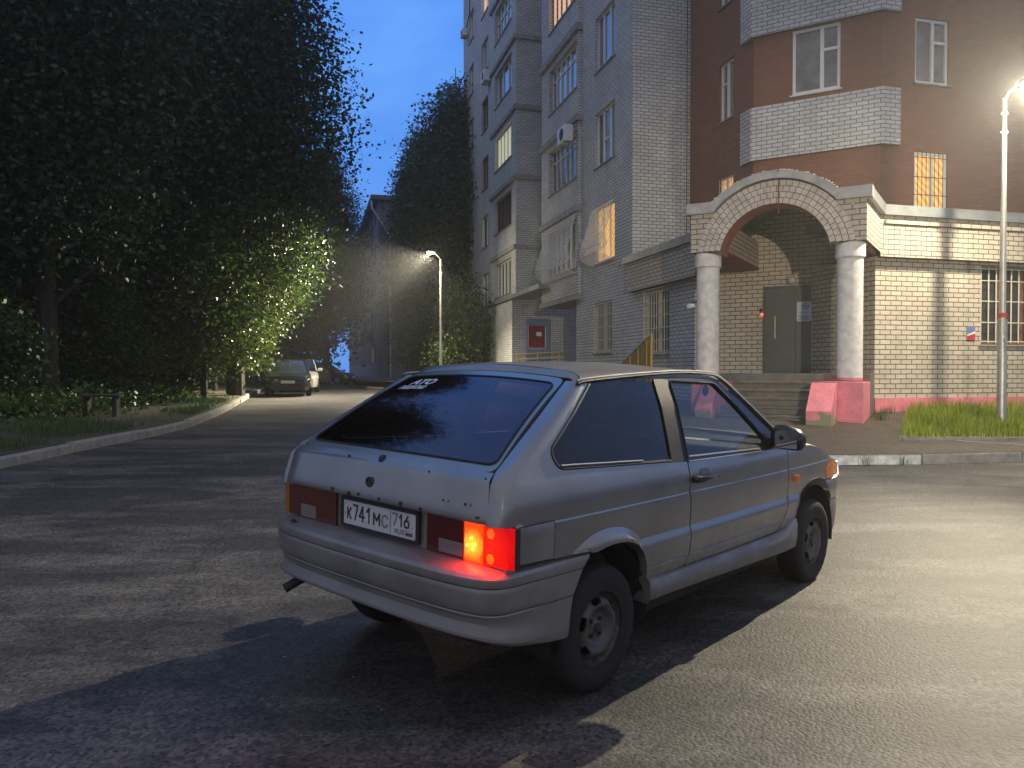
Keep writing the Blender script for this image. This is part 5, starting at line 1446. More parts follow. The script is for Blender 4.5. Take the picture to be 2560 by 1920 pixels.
# windscreen
def ws(u, v):
    w = lerp(.555, .705, v); x = lerp(1.405, 1.985, v)+.075*(1-u*u)*lerp(.75, 1.3, v); z = lerp(1.412, 1.000, v)+.018*(1-u*u)
    return (x, u*w, z)
mb = MB(); mb.loft([[ws(-1+2*k/20, j/8) for k in range(21)] for j in range(9)], closed=False); mb.build('windscreen', gl_shield, CAR, smooth=True)
two('front_pillar', black_gloss, lambda mb, mir: mb.loft([mirr([ws(-1, j/8), (lerp(1.39, 1.96, j/8), -lerp(.600, .765, j/8), lerp(1.395, 1.0, j/8))], mir) for j in range(9)], closed=False))
mb = MB(); mb.add([(1.96, -.76, .972), (1.96, .76, .972), (2.12, .72, 1.0), (2.16, 0, 1.02), (2.12, -.72, 1.0)], [(0, 1, 2, 3, 4)]); mb.build('cowl', black_rubber, CAR)
# mirrors
for s in (-1, 1):
    mb = MB(); rg = []
    for (y, z0, z1, x0, x1) in ((.785, 1.000, 1.085, 1.70, 1.80), (.81, .978, 1.118, 1.685, 1.815), (.86, .970, 1.120, 1.68, 1.825), (.93, .968, 1.098, 1.685, 1.815), (.968, .975, 1.074, 1.695, 1.79), (.978, .995, 1.055, 1.71, 1.765)):
        ring = [(lerp(x0, x1, .5)+.5*(x1-x0)*math.copysign(abs(math.cos(a))**.6, math.cos(a)), s*y, (z0+z1)/2+.5*(z1-z0)*math.copysign(abs(math.sin(a))**.6, math.sin(a))) for a in [2*PI*k/16 for k in range(16)]]
        rg.append(ring)
    mb.loft(rg, closed=True); mb.add(rg[0], [tuple(range(16))]); mb.add(rg[-1], [tuple(range(16))[::-1]])
    mb.tube([(1.75, s*.76, .99), (1.75, s*.81, 1.03)], .03, 8)
    m_ = mb.build('mirror', black_gloss, CAR, smooth=True)
    mb = MB(); yy = sorted((s*.822, s*.955)); mb.add([(1.6815, yy[0], .985), (1.6815, yy[1], .985), (1.6815, yy[1], 1.085), (1.6815, yy[0], 1.10)], [(0, 1, 2, 3)]); mb.build('mirror_glass', mat('mirror_silver', (.5, .5, .5), .03, metal=1) if 'mirror_silver' not in MATS else MATS['mirror_silver'], m_)
# door handles
def handle(mb, mir):
    w = .806
    pts = [mirr([(.735, -w-.022, .882)], mir)[0], mirr([(.98, -w-.022, .881)], mir)[0]]
    rg = []
    for x, h, o in ((.722, .012, .012), (.735, .018, .028), (.78, .019, .034), (.83, .013, .032), (.90, .010, .032), (.965, .010, .030), (.982, .008, .018)):
        rg.append(mirr([(x, -w+.0, .882-h), (x, -w-o, .882-h*.8), (x, -w-o-.004, .882), (x, -w-o, .882+h*.8), (x, -w, .882+h)], mir))
    mb.loft(rg, closed=True); mb.add(rg[0], [(0, 1, 2, 3, 4)]); mb.add(rg[-1], [(4, 3, 2, 1, 0)])
hs = []
for k, mir in enumerate((False, True)):
    mb = MB(); handle(mb, mir); o = mb.build('handle', black_gloss, doors[k], smooth=True)
    mb = MB(); patch(mb, rnd([(.80, .882), (.92, .882), (.912, .922), (.895, .930), (.815, .930)], .012, 3), [], side_off(-.0022), [.84, .88], [.90], d=.03, mirror=mir); mb.build('handle_recess', mat('recess_dark', (.10, .10, .105), .5) if 'recess_dark' not in MATS else MATS['recess_dark'], doors[k])
# side repeater
two('side_repeater', mat('repeater_amber', (.60, .16, .02), .3), lambda mb, mir: mb.box(2.060, 2.108, *(sorted((-.815, -.795)) if not mir else (.795, .815)), .735, .775), smooth=False)
# wheels
def rimfn(y0):
    def f_(u, v):
        r = math.hypot(u, v); d = itp(r, [0, .028, .034, .060, .074, .088, .100, .112, .128, .143, .152, .162, .168], [.004, .004, -.006, -.006, -.002, .016, .024, .026, .018, -.006, -.018, .016, .022])
        return (u, -d, v)
    return f_
def wheel(x, s, y, dz=0.0):
    Wl = empty('wheel', parent=CAR); Wl.location = (x, s*y, .283+dz)
    prof = [(.160, -.070), (.166, -.080), (.175, -.080), (.200, -.086), (.235, -.088), (.262, -.080), (.277, -.066), (.283, -.050), (.285, 0), (.283, .050), (.277, .066), (.262, .080), (.2, .085), (.165, .07)]
    mb = MB(); mb.lathe([(r, h) for r, h in prof], 56, (0, 0, 0), 'y')
    # tread blocks: shallow cross grooves as dark bars
    t_ = mb.build('tyre', tyre_m, Wl, smooth=True)
    mb = MB()
    for k in range(56):
        a = 2*PI*k/56; c, d = math.cos(a), math.sin(a); c2, d2 = math.cos(a+.03), math.sin(a+.03)
        for (y0_, y1_) in ((-.072, -.024), (-.018, .018), (.024, .072)):
            rr0 = itp(abs(y0_), [0, .05, .072], [.287, .286, .276]); rr1 = itp(abs(y1_), [0, .05, .072], [.287, .286, .276])
            e = .055; ca, sa = math.cos(a+e), math.sin(a+e)
            mb.add([(c*rr0, y0_, d*rr0), (ca*rr0, y0_, sa*rr0), (ca*rr1, y1_, sa*rr1), (c*rr1, y1_, d*rr1)], [(0, 1, 2, 3)])
    mb.build('tread', tyre_m, t_, recalc=False)
    # pressed steel rim with oblong holes
    mb = MB(); outer = [(.168*math.cos(2*PI*k/48), .168*math.sin(2*PI*k/48)) for k in range(48)]
    holes = []
    for k in range(6):
        a0 = 2*PI*k/6+.70; hl = []
        for (da, rr) in ((-.25, .121), (-.19, .115), (0, .1135), (.19, .115), (.25, .121), (.245, .131), (.19, .137), (0, .1385), (-.19, .137), (-.245, .131)):
            hl.append((rr*math.cos(a0+da), rr*math.sin(a0+da)))
        holes.append(hl)
    us = arange(-.165, .165, .011)
    patch(mb, outer, holes, rimfn(0), us, us, d=.013, rim=.008, rimdir=(0, 1, 0))
    vs = mb.v
    if s > 0: mb.v = [(p[0], -p[1], p[2]) for p in mb.v]
    mb.v = [(p[0], p[1]+(-s*-.0)+s*.052, p[2]) if True else p for p in mb.v]
    rm = mb.build('rim', rim_m, Wl, smooth=True)
    mb = MB(); mb.lathe([(.168, s*.070), (.172, s*.080), (.176, s*.080), (.1765, s*.074)], 48, (0, 0, 0), 'y'); mb.lathe([(.166, s*.074), (.160, s*.03), (.155, -s*.06)], 40, (0, 0, 0), 'y'); mb.build('rim_flange', rim_m, rm, smooth=True)
    mb = MB()
    for k in range(4):
        a = PI/4+k*PI/2; mb.lathe([(.009, s*.049), (.009, s*.058), (.001, s*.060)], 6, (.047*math.cos(a), 0, .047*math.sin(a)), 'y')
    mb.lathe([(.022, s*.05), (.020, s*.064), (.001, s*.066)], 12, (0, 0, 0), 'y')
    mb.build('wheel_bolt', mat('dark_bolt', (.04, .035, .03), .6, metal=.4) if 'dark_bolt' not in MATS else MATS['dark_bolt'], rm)
    mb = MB(); mb.lathe([(.001, s*.0), (.13, s*.0)], 24, (0, 0, 0), 'y'); mb.build('brake_drum', under_m, Wl)
    return Wl
wheel(0, -1, .690); wheel(2.46, -1, .705); wheel(0, 1, .690, -.028); wheel(2.46, 1, .705, -.028)
# inner arches, floor, inner shell
mb = MB()
for x in (0, 2.46):
    for s in (-1, 1):
        rg = []
        for k in range(17):
            a = -.12+(PI+.24)*k/16; rg.append([(x+.36*math.cos(a), s*.775, .285+.385*math.sin(a)), (x+.36*math.cos(a), s*.50, .285+.385*math.sin(a))])
        mb.loft(rg, closed=False)
        mb.add([(x+.36*math.cos(-.12+(PI+.24)*k/16), s*.50, .285+.385*math.sin(-.12+(PI+.24)*k/16)) for k in range(17)], [tuple(range(17))])
mb.box(-.12, 2.9, -.50, .50, .145, .36); mb.box(-.45, -.12, -.50, .50, .255, .36); mb.box(.42, 2.0, -.74, .74, .26, .36); mb.box(-.62, -.12, -.64, .64, .33, .50)

mb.build('underbody', under_m, CAR)
mb = MB()
for s in (-1, 1):
    mb.add([(-.55, s*.68, .70), (.40, s*.74, .70), (.40, s*.74, .32), (2.0, s*.74, .32), (2.0, s*.73, .955), (.3, s*.745, .965), (-.45, s*.68, .99)], [tuple(range(7))])
mb.add([(2.0, -.74, .3), (2.0, .74, .3), (2.0, .74, .95), (2.0, -.74, .95)], [(0, 1, 2, 3)])
mb.add([(-.60, -.66, .60), (-.60, .66, .60), (-.60, .66, .82), (-.60, -.66, .82)], [(0, 1, 2, 3)])
mb.add([(-.58, -.63, .975), (-.58, .63, .975), (-.02, .60, .985), (-.02, -.60, .985)], [(0, 1, 2, 3)])
mb.add([(-.02, -.60, .985), (-.02, .60, .985), (.05, .60, .60), (.05, -.60, .60)], [(0, 1, 2, 3)])
mb.build('cabin_lining', int_dark, CAR, recalc=False)
mb = MB(); rl_ = [[(.06+.08*j, y, roofz(.06+.08*j, y)-.03) for y in arange(-.54, .54, .12)] for j in range(17)]; mb.loft(rl_, closed=False); mb.build('headliner', mat('headliner_grey', (.16, .16, .15), .9), CAR, recalc=False)
def seat(x, y):
    S = empty('seat', parent=CAR); 
    mb = MB(); mb.box(x-.05, x+.45, y-.23, y+.23, .42, .58); mb.build('cushion', seat_m, S, bevel=.04)
    mb = MB(); rg = [[(x-.02-d, y-w, z), (x-.12-d, y-w*.9, z), (x-.12-d, y+w*.9, z), (x-.02-d, y+w, z)] for z, w, d in ((.50, .22, 0), (.75, .235, .05), (.95, .225, .09), (1.04, .19, .11), (1.07, .14, .115))]
    mb.loft(rg, closed=True); mb.add(rg[-1], [(0, 1, 2, 3)]); mb.build('backrest', seat_m, S, bevel=.03)
    mb = MB(); mb.box(x-.21, x-.12, y-.12, y+.12, 1.09, 1.24); mb.build('headrest', seat_m, S, bevel=.035)
seat(1.02, -.36); seat(1.02, .36)
mb = MB(); mb.box(.10, .55, -.58, .58, .42, .55); mb.box(-.0, .12, -.58, .58, .5, .93); mb.build('rear_seat', seat_m, CAR, bevel=.04)
mb = MB(); mb.box(1.62, 1.98, -.70, .70, .70, .96); mb.box(1.60, 1.72, .18, .56, .92, 1.01); mb.build('dashboard', int_dark, CAR, bevel=.03)
mb = MB(); n = 24; pts = [(1.50+.06*math.sin(2*PI*k/n), .37+.185*math.cos(2*PI*k/n), .90+.175*math.sin(2*PI*k/n)) for k in range(n)]; pts.append(pts[0]); mb.tube(pts, .014, 6, cap=False); mb.tube([(1.50, .20, .90), (1.50, .54, .90)], .012, 6); mb.tube([(1.50, .37, .90), (1.66, .37, .80)], .02, 6); mb.build('steering_wheel', black_rubber, CAR)
mb = MB(); mb.box(1.36, 1.39, -.10, .10, 1.30, 1.36); mb.tube([(1.375, 0, 1.34), (1.42, 0, 1.41)], .008, 6); mb.build('rear_view_mirror', black_rubber, CAR, bevel=.01)
mb = MB(); mb.lathe([(.001, -.008), (.028, -.006), (.032, 0), (.028, .006), (.001, .008)], 14, (1.22, -.60, 1.325), 'y'); mb.build('window_disc', black_rubber, CAR)
# headlamp beams (dipped)
for y in (-.56, .56):
    sl = bpy.data.lights.new('headlamp', 'SPOT'); sl.energy = 110; sl.color = (.82, .95, 1.0); sl.spot_size = R(52); sl.spot_blend = .6; sl.shadow_soft_size = .05
    so = bpy.data.objects.new('headlamp', sl); COL.objects.link(so); so.parent = CAR; so.location = (3.30, y, .70)
    so.rotation_euler = Vector((1, -.02, -.10)).to_track_quat('-Z', 'Y').to_euler()
HAZE = .0015
LAMP_R = [('lamp_glow', 380, None, 0, 0), ('lamp_down', 1400, (9.0, 12.4, 0), 150, .5), ('lamp_beam', 8500, (-5.5, -2.0, 0), 64, 1.0)]
LAMP_M = [('lamp_glow', 300, None, 0, 0), ('lamp_down', 3200, (-4.6, 33, 0), 130, .5), ('lamp_beam', 5000, (-13, 25, -1.5), 90, .9), ('lamp_beam', 19000, (-10.6, 27.6, 2.8), 68, .9)]
LAMP_B = [('lamp_beam', 8000, (5.4, 15.4, 3.0), 34, .9)]
TREES = [
 ('B', -13.0, 54.0, 2.6, .92, 'slim tree right beside the left facade of the distant building'),
 ('B', -15.5, 56.0, 1.6, .70, 'tree at the far end of the road left of the distant building', 1.5),
 ('B', -21.0, 58.0, 3.6, .80, 'tree at the far end of the road behind the far cars', 1.5),
 ('A', -15.0, 43.5, 1.6, .80, 'broad tree over the far parked cars beyond the lit tree', 1.5),
 ('A', -19.0, 50.0, .6, .85, 'broad tree behind the far parked cars', 1.4),
 ('A', -15.5, 14.0, 0.3, 1.0, 'near dark tree filling the far left edge'),
 ('B', -11.8, 19.5, 1.9, 1.05, 'tall dark tree left of the road before the parked cars'),
 ('A', -19.5, 21.0, 2.6, 1.1, 'dark tree deep in the verge behind the near left tree'),
 ('C', -10.4, 28.4, .8, .92, 'tree with lower branches lit green beside the dark parked hatchback'),
 ('B', -9.9, 27.6, 4.1, 1.15, 'tallest tree leaning its crown over the road against the sky'),
 ('A', -23.0, 29.0, 5.0, 1.15, 'dark tree far back in the left wood'),
 ('A', -17.0, 34.0, 3.3, 1.2, 'dark tree behind the lit green tree'),
 ('B', -15.0, 44.0, 1.0, 1.0, 'tree above the far parked cars'),
 ('B', -28.0, 18.0, 2.2, 1.1, 'dark tree at the back of the far left corner'),
]
SHRUBS = [
 ('S', -10.6, 26.4, 2.2, 1.5, 'lit shrub squeezed between the kerb bend and the dark parked hatchback'),
 ('S', -9.75, 24.4, 4.2, 1.5, 'full lit shrub hiding the trunk at the bend of the kerb'),
 ('S', -10.9, 27.2, 1.2, 1.7, 'tall lit shrub between the kerb and the dark parked hatchback'),
 ('S', -12.6, 25.6, 2.9, 1.8, 'tall shrub in half light behind the lit shrubs'),
 ('S', -12.2, 31.5, 4.9, 1.7, 'shrub behind the dark parked hatchback'),
 ('S', -14.5, 22.5, .9, 1.7, 'tall dark shrub at the middle of the left wood edge'),
 ('T', -15.5, 18.0, .9, 1.9, 'tall dark shrub far left behind the weeds'),
 ('S', -11.6, 26.2, 0.2, 1.5, 'dense lit shrub just behind the shrub at the kerb bend'),
 ('S', -11.6, 22.6, 1.4, 1.0, 'rounded shrub in half light left of the lit shrub'),
 ('T', -11.5, 16.2, 2.4, 1.1, 'low dark shrub at the left edge behind the old bench'),
 ('T', -13.5, 13.0, .4, 1.2, 'broad leaved dark shrub at the far left edge'),
 ('S', -13.2, 19.0, 3.4, 1.1, 'dark shrub between the tall trunks left of the bench'),
 ('T', -12.0, 28.6, 5.4, 1.3, 'dark shrub beside the parked dark hatchback'),
 ('S', -2.4, 39.0, 1.4, 1.5, 'bushy shrub at the foot of the distant street lamp'),
 ('S', -5.6, 46.5, 2.4, 1.5, 'bushy shrub in front of the distant building gable'),
]
BIRCHES = [
 (-3.4, 47.0, .3, 1.0, 'tallest birch close to the corner of the white building'),
 (-5.7, 50.0, 2.0, .88, 'middle birch in front of the distant building gable'),
]
# ------------------------------------------------------------------ street lamps
lamp_emit = mat('led_panel', (1, .9, .7), .5, emit=(1, .80, .42), es=160)
lamp_case = mat('lamp_case', (.25, .25, .25), .4, metal=.5)
def street_lamp(px_, py_, z0, ztop, hx, hy, hz, label, energy, r0=.078, r1=.038, sticker=False):
    L = empty('street_lamp', (px_, py_, z0)); tag(L, label, 'street lamp', 'street lamps')
    mb = MB(); h = ztop-z0
    mb.lathe([(r0*1.25, -.1), (r0*1.25, .02), (r0, .25), (r0, h*.30), (r0*.72, h*.32), (r0*.70, h*.5), (r1, h*.96), (r1, h)], 20); mb.build('pole', galv, L, smooth=True)
    mb = MB(); hx -= px_; hy -= py_; hz -= z0
    mb.tube([(0, 0, h-.25), (0, 0, h-.05), (hx*.18, hy*.18, h+.06), (hx*.45, hy*.45, h+(hz-h)*.5+.09), (hx*.85, hy*.85, hz+.06)], .026, 8)
    mb.build('arm', galv, L, smooth=True)
    mb = MB()
    for q in (h-.28, h-.62): mb.tube([(-.075, 0, q), (.075, 0, q)], .012, 6); mb.lathe([(r1*1.35, q-.03), (r1*1.35, q+.03)], 12)
    mb.build('clamp', galv, L)
    d = Vector((hx, hy)).normalized(); n = (-d.y, d.x)
    mb = MB(); mb.obox((hx, hy), (d.x, d.y), n, -.28, .20, -.11, .11, hz+.03, hz+.09); mb.build('lamp_head', lamp_case, L, bevel=.02)
    # glowing lens under the head
    mb = MB(); rg = []
    for q, zz in ((1.0, .028), (1.0, .0), (.93, -.022), (.75, -.040), (.4, -.050)):
        ring = []
        for k in range(20):
            a_ = 2*PI*k/20; e = .19*q*math.copysign(abs(math.cos(a_))**.7, math.cos(a_))-.02; w_ = .09*q*math.copysign(abs(math.sin(a_))**.7, math.sin(a_))
            ring.append((hx+d.x*e+n[0]*w_, hy+d.y*e+n[1]*w_, hz+zz))
        rg.append(ring)
    mb.loft(rg, closed=True); mb.add(rg[-1], [tuple(range(20))]); mb.build('lens', lamp_emit, L, smooth=True)
    if sticker:
        mb = MB(); mb.lathe([(r0*1.02, 1.93), (r0*1.02, 2.02)], 16); mb.build('tape_band', mat('red_tape', (.35, .04, .03), .6), L)
        mb = MB(); mb.lathe([(r0*1.03, 1.62), (r0*1.03, 1.90)], 16); mb.box(-.03, .03, -r0*1.3, -r0, 1.50, 1.56); mb.build('pole_hatch', galv, L)
    def spot(nm, en, tgt, ang, bl, dz=-.09):
        ld = bpy.data.lights.new(nm, 'SPOT' if tgt else 'POINT'); ld.energy = en; ld.color = (1, .87, .62); ld.shadow_soft_size = .045
        if tgt: ld.spot_size = R(ang); ld.spot_blend = bl
        lo = bpy.data.objects.new(nm, ld); COL.objects.link(lo); lo.parent = L; lo.location = (hx, hy, hz+(dz if tgt else -.10))
        if tgt: lo.rotation_euler = (Vector(tgt)-Vector((px_+hx, py_+hy, z0+hz))).to_track_quat('-Z', 'Y').to_euler()
    for e_ in energy: spot(*e_)
    return L
street_lamp(8.93, 14.0, zp(8.93, 14.0), 6.4, 8.94, 13.3, 6.42, 'tall street lamp in the bright grass right of the entrance, glaring at the frame edge', LAMP_R, sticker=True)
street_lamp(-3.2, 34.5, zp(-3.2, 34.5), 6.5, -3.60, 33.9, 6.68, 'slim street lamp in the distance left of the white building', LAMP_M)
if LAMP_B: street_lamp(1.2, -9.5, 0, 4.0, 2.0, -8.2, 4.1, 'street lamp behind the viewpoint that lights the porch', LAMP_B)

# ------------------------------------------------------------------ foliage
def leaves_mesh(name, centers, nleaf, size, seed, m, droop=.0, shell=.55, flat=1.0, asp=.62):
    rng = np.random.default_rng(seed)
    C_ = np.array([c[:3] for c in centers]); Rr = np.array([c[3] for c in centers])
    w = Rr**2.2; w /= w.sum()
    idx = rng.choice(len(C_), nleaf, p=w)
    d = rng.normal(size=(nleaf, 3)); d /= np.linalg.norm(d, axis=1)[:, None]
    rad = rng.random(nleaf)**(1/3.); rad = shell*(.75+.35*rad)+(1-shell)*rad
    # twig clumps: pull leaves towards random twig directions
    P = C_[idx]+d*(Rr[idx]*rad)[:, None]*np.array([1, 1, flat])
    nt_ = max(1, nleaf//28); tw = rng.integers(0, nt_, nleaf); twp = P[rng.integers(0, nleaf, nt_)]
    P = P*.30+(twp[tw]+rng.normal(size=(nleaf, 3))*np.array([.26, .26, .20])*(size/.12)**.5)*.70
    a = rng.normal(size=(nleaf, 3)); a[:, 2] = a[:, 2]*.6-droop; a /= np.linalg.norm(a, axis=1)[:, None]
    b = rng.normal(size=(nleaf, 3)); b -= (b*a).sum(1)[:, None]*a; b /= np.linalg.norm(b, axis=1)[:, None]
    s = size*(.55+.8*rng.random(nleaf))
    V = np.empty((nleaf, 4, 3)); A = a*s[:, None]; B = b*(s*asp)[:, None]*.5
    V[:, 0] = P; V[:, 1] = P+A*.45+B; V[:, 2] = P+A; V[:, 3] = P+A*.45-B
    me = bpy.data.meshes.new(name); me.vertices.add(nleaf*4); me.vertices.foreach_set('co', V.reshape(-1))
    me.loops.add(nleaf*4); me.loops.foreach_set('vertex_index', np.arange(nleaf*4, dtype=np.int32))
    me.polygons.add(nleaf); me.polygons.foreach_set('loop_start', np.arange(0, nleaf*4, 4, dtype=np.int32)); me.polygons.foreach_set('loop_total', np.full(nleaf, 4, dtype=np.int32))
    me.update(calc_edges=True); me.materials.append(m); return me
bark = mat('bark', (.055, .045, .035), .9, noise=.5, nscale=6, bump=.8, bscale=14, bdist=.03)
birch_bark = mat('birch_bark', (.35, .34, .32), .8, noise=.8, nscale=5, col2=(.03, .03, .03))
leaf_dark = leafmat('leaf_dark', (.014, .034, .012), (.040, .078, .022), .5, .3)
leaf_mid = leafmat('leaf_mid', (.040, .075, .014), (.11, .16, .03), .42, .35)
leaf_birch = leafmat('leaf_birch', (.03, .055, .018), (.07, .10, .035), .5, .3)
def tree_proto(seed, H, cr, base, nleaf, size, m, nc=26, trunk_m=None, tr=.22, droop=.25, flat=.8, kind='round'):
    random.seed(seed)
    cs = []; limbs = []
    for k in range(nc):
        t = (k+.5)/nc; z = base+(H-base)*t
        if kind == 'round': rr = cr*math.sin(PI*min(1, .22+.78*t))**.65
        else: rr = cr*(1-.72*t)
        an = k*2.39996+random.uniform(-.4, .4); q = rr*random.uniform(.25, .92)
        x, y = q*math.cos(an), q*math.sin(an); r_ = cr*random.uniform(.24, .40)*(1.05-.35*t)
        cs.append((x, y, z+random.uniform(-.4, .4), r_)); limbs.append((x, y, z))
    mb = MB()
    tp = [(0, 0, -.3), (.05, .03, H*.2), (-.08, .1, H*.45), (.1, -.05, H*.7), (0, 0, H*.95)]
    mb.tube(tp, [tr*1.25, tr, tr*.75, tr*.45, tr*.12], 9)
    for k, (x, y, z) in enumerate(limbs):
        if k % 2: continue
        zb_ = max(base*.7, z-1.2-.25*math.hypot(x, y)); 
        mb.tube([(0, 0, zb_), (x*.45, y*.45, lerp(zb_, z, .55)), (x, y, z)], [tr*.38, tr*.22, tr*.06], 5)
    tm = mb.build('trunk', trunk_m or bark, smooth=True)
    cm = leaves_mesh('crown', cs, nleaf, size, seed, m, droop, flat=flat)
    me = tm.data; bpy.data.objects.remove(tm, do_unlink=True)
    return (me, cm)
def birch_proto(seed, H, nleaf):
    random.seed(seed); rng = np.random.default_rng(seed)
    mb = MB(); mb.tube([(0, 0, -.3), (.1, 0, H*.4), (-.15, .1, H*.75), (0, .1, H)], [.2, .15, .08, .02], 8)
    cs = []
    for k in range(46):
        t = (k+.5)/46; z = H*(.28+.70*t); an = k*2.4; L_ = 3.4*math.sin(PI*(.30+.66*t))**.6*random.uniform(.45, 1)+.3
        x, y = L_*math.cos(an), L_*math.sin(an)
        mb.tube([(0, 0, z-L_*.6), (x*.6, y*.6, z+.2), (x, y, z)], [.05, .025, .01], 4)
        for j in range(3):
            f_ = random.uniform(.45, 1.05); dl = random.uniform(.8, 2.6)*(1-.4*t)
            for q in range(5): cs.append((x*f_+random.uniform(-.25, .25), y*f_+random.uniform(-.25, .25), z-dl*q/5, .30))
    tm = mb.build('trunk', birch_bark, smooth=True); me = tm.data; bpy.data.objects.remove(tm, do_unlink=True)
    return (me, leaves_mesh('crown', cs, nleaf, .19, seed, leaf_birch, .9, shell=.2))
def place_tree(proto, x, y, rz, s, label, name='tree', cat='tree', group='trees left of the road', z=None, sx=1.0):
    T = empty(name, (x, y, zverge(x, y) if z is None else z), rz); T.scale = (s*sx, s*sx, s); tag(T, label, cat, group)
    for me, nm in zip(proto, ('trunk', 'crown')):
        o = bpy.data.objects.new(nm, me); COL.objects.link(o); o.parent = T
    return T
pA = tree_proto(11, 15.5, 4.6, 3.6, 85000, .165, leaf_dark, 40)
pB = tree_proto(23, 18.5, 4.3, 3.2, 90000, .16, leaf_dark, 48, flat=.9)
pC = tree_proto(31, 11.0, 4.6, 2.2, 85000, .12, leaf_mid, 40, tr=.16, flat=.75)
pS = tree_proto(41, 3.6, 1.7, .5, 9000, .10, leaf_mid, 14, tr=.05)
pS2 = tree_proto(43, 2.6, 1.5, .3, 7000, .13, leaf_dark, 12, tr=.05)
pBi = birch_proto(5, 19, 42000)
for a in TREES: place_tree({'A': pA, 'B': pB, 'C': pC}[a[0]], *a[1:5], a[5], sx=a[6] if len(a) > 6 else 1.0)
for a in SHRUBS: place_tree({'S': pS, 'T': pS2}[a[0]], *a[1:5], a[5], name='shrub', cat='shrub', group='shrubs along the verge')
for (x, y, rz, s, lab) in BIRCHES: place_tree(pBi, x, y, rz, s, lab, name='birch_tree', cat='birch', group='birches beyond the street lamp', z=zp(x, y), sx=1.2)
# far wood behind the near trees: one mass
cs = []
random.seed(3)
for k in range(150):
    x = random.uniform(-75, -14); y = random.uniform(40, 62) if x > -30 else random.uniform(20, 60)
    if x > -20 and y < 48: continue
    for q in range(3): cs.append((x+random.uniform(-2, 2), y+random.uniform(-2, 2), random.uniform(1, 15), random.uniform(2.0, 3.4)))
for k in range(150):
    x = random.uniform(-48, -13.5); y = random.uniform(57, 74)
    cs.append((x, y, random.uniform(.5, 5), random.uniform(1.4, 2.6)))
for k in range(90):
    x = random.uniform(-42, -16); y = random.uniform(38, 56)
    if x > -19-(y-38)*.0: x -= 4
    cs.append((x, y, random.uniform(.8, 4.5), random.uniform(1.2, 2.4)))
cs2 = []
for k in range(520):
    x = random.uniform(-62, -12.2); y = random.uniform(54, 59)+abs(x+15)*.12; cs2.append((x, y, random.uniform(.3, 9.5), random.uniform(.8, 1.5)))
me = leaves_mesh('far_hedge', cs2, 90000, .42, 10, leaf_dark, .2, shell=.3)
o = bpy.data.objects.new('far_hedge', me); COL.objects.link(o); tag(o, 'dark band of bushes closing the end of the road', 'bushes', kind='stuff')
me = leaves_mesh('far_wood', cs, 110000, .42, 9, leaf_dark, .2, shell=.7)
o = bpy.data.objects.new('far_wood', me); COL.objects.link(o); tag(o, 'dark wood behind the roadside trees', 'woodland', kind='stuff')
# undergrowth on the verge: broad leaves
cs = []
random.seed(5)
for k in range(900):
    y = random.uniform(9.5, 30); kx = itp(y, [p[1] for p in LK], [p[0] for p in LK])
    off = random.uniform(1.2, 9)
    if y < 15.5: off = random.uniform(1.6+(15.5-y)*.35, 10)
    if 15.5 < y < 19 and off < 2.2 and random.random() < .8: continue
    x = kx-off; cs.append((x, y, zverge(x, y)+random.uniform(.05, .42), random.uniform(.16, .34)))
me = leaves_mesh('undergrowth', cs, 30000, .13, 12, leafmat('weed_leaf', (.035, .075, .012), (.085, .15, .03), .5, .3), .0, shell=.3, flat=.8, asp=.75)
o = bpy.data.objects.new('undergrowth', me); COL.objects.link(o); tag(o, 'low leafy undergrowth on the dark verge left of the road', 'undergrowth', kind='stuff')
pts = []
random.seed(6)
while len(pts) < 9000:
    y = random.uniform(6, 26); kx = itp(y, [p[1] for p in LK], [p[0] for p in LK]); x = kx-.25-abs(random.gauss(0, 1.6))
    n_ = math.sin(x*1.7+y*.9)+math.sin(y*1.3-x*.6)
    if y > 12 and n_ > -.2 and random.random() < .93: continue
    pts.append((x, y))
o = blades('verge_grass', pts, lambda x, y: zverge(x, y, max(0, itp(y, [p[1] for p in LK], [p[0] for p in LK])-x)), .13, .012, grass_dark)
tag(o, 'short grass on the verge by the left kerb', 'grass', kind='stuff')
# old stump-like concrete bench in the weeds
bn = empty('bench', (-9.25, 17.3, zverge(-9.25, 17.3)), R(10)); tag(bn, 'old low bench half hidden in the weeds by the left kerb', 'bench')
oldw = mat('weathered_board', (.05, .045, .035), .9, noise=.4)
mb = MB(); mb.box(-.42, .42, -.17, .17, .46, .51); mb.build('seat', oldw, bn)
for q in (-.3, .3):
    mb = MB(); mb.box(q-.05, q+.05, -.13, .13, -.2, .46); mb.build('leg', oldw, bn)
# ------------------------------------------------------------------ five-storey building far away
FB = empty('distant_building', (-10.6, 61, 0), TH); tag(FB, 'old five-storey block far down the road behind the birches', 'building')
panel_m = mat('old_panel', (.20, .20, .20), .9, noise=.3, nscale=.6); panel_d = mat('old_panel_grey', (.13, .135, .14), .9, noise=.3, nscale=.8)
mb = MB()
wn_ = []
for fl in range(5):
    for k in range(13): wn_.append((2.0+3.4*k, 3.5+3.4*k, 2.2+2.8*fl, 3.6+2.8*fl))
wall(mb, (0, 0), (0, 46), .2, 15.0, wn_, inward=(1, 0)); wall(mb, (0, 46), (12, 46), .2, 15, inward=(0, -1)); wall(mb, (12, 0), (12, 46), .2, 15, inward=(-1, 0))
mb.build('side_wall', panel_d, FB)
mb = MB(); wall(mb, (0, 0), (12, 0), .2, 15.0, inward=(0, 1)); mb.build('gable_wall', panel_m, FB)
mb = MB(); mb.box(-.6, 12.6, -.5, 46.5, 15.0, 15.35); mb.build('roof', concrete_dark, FB)
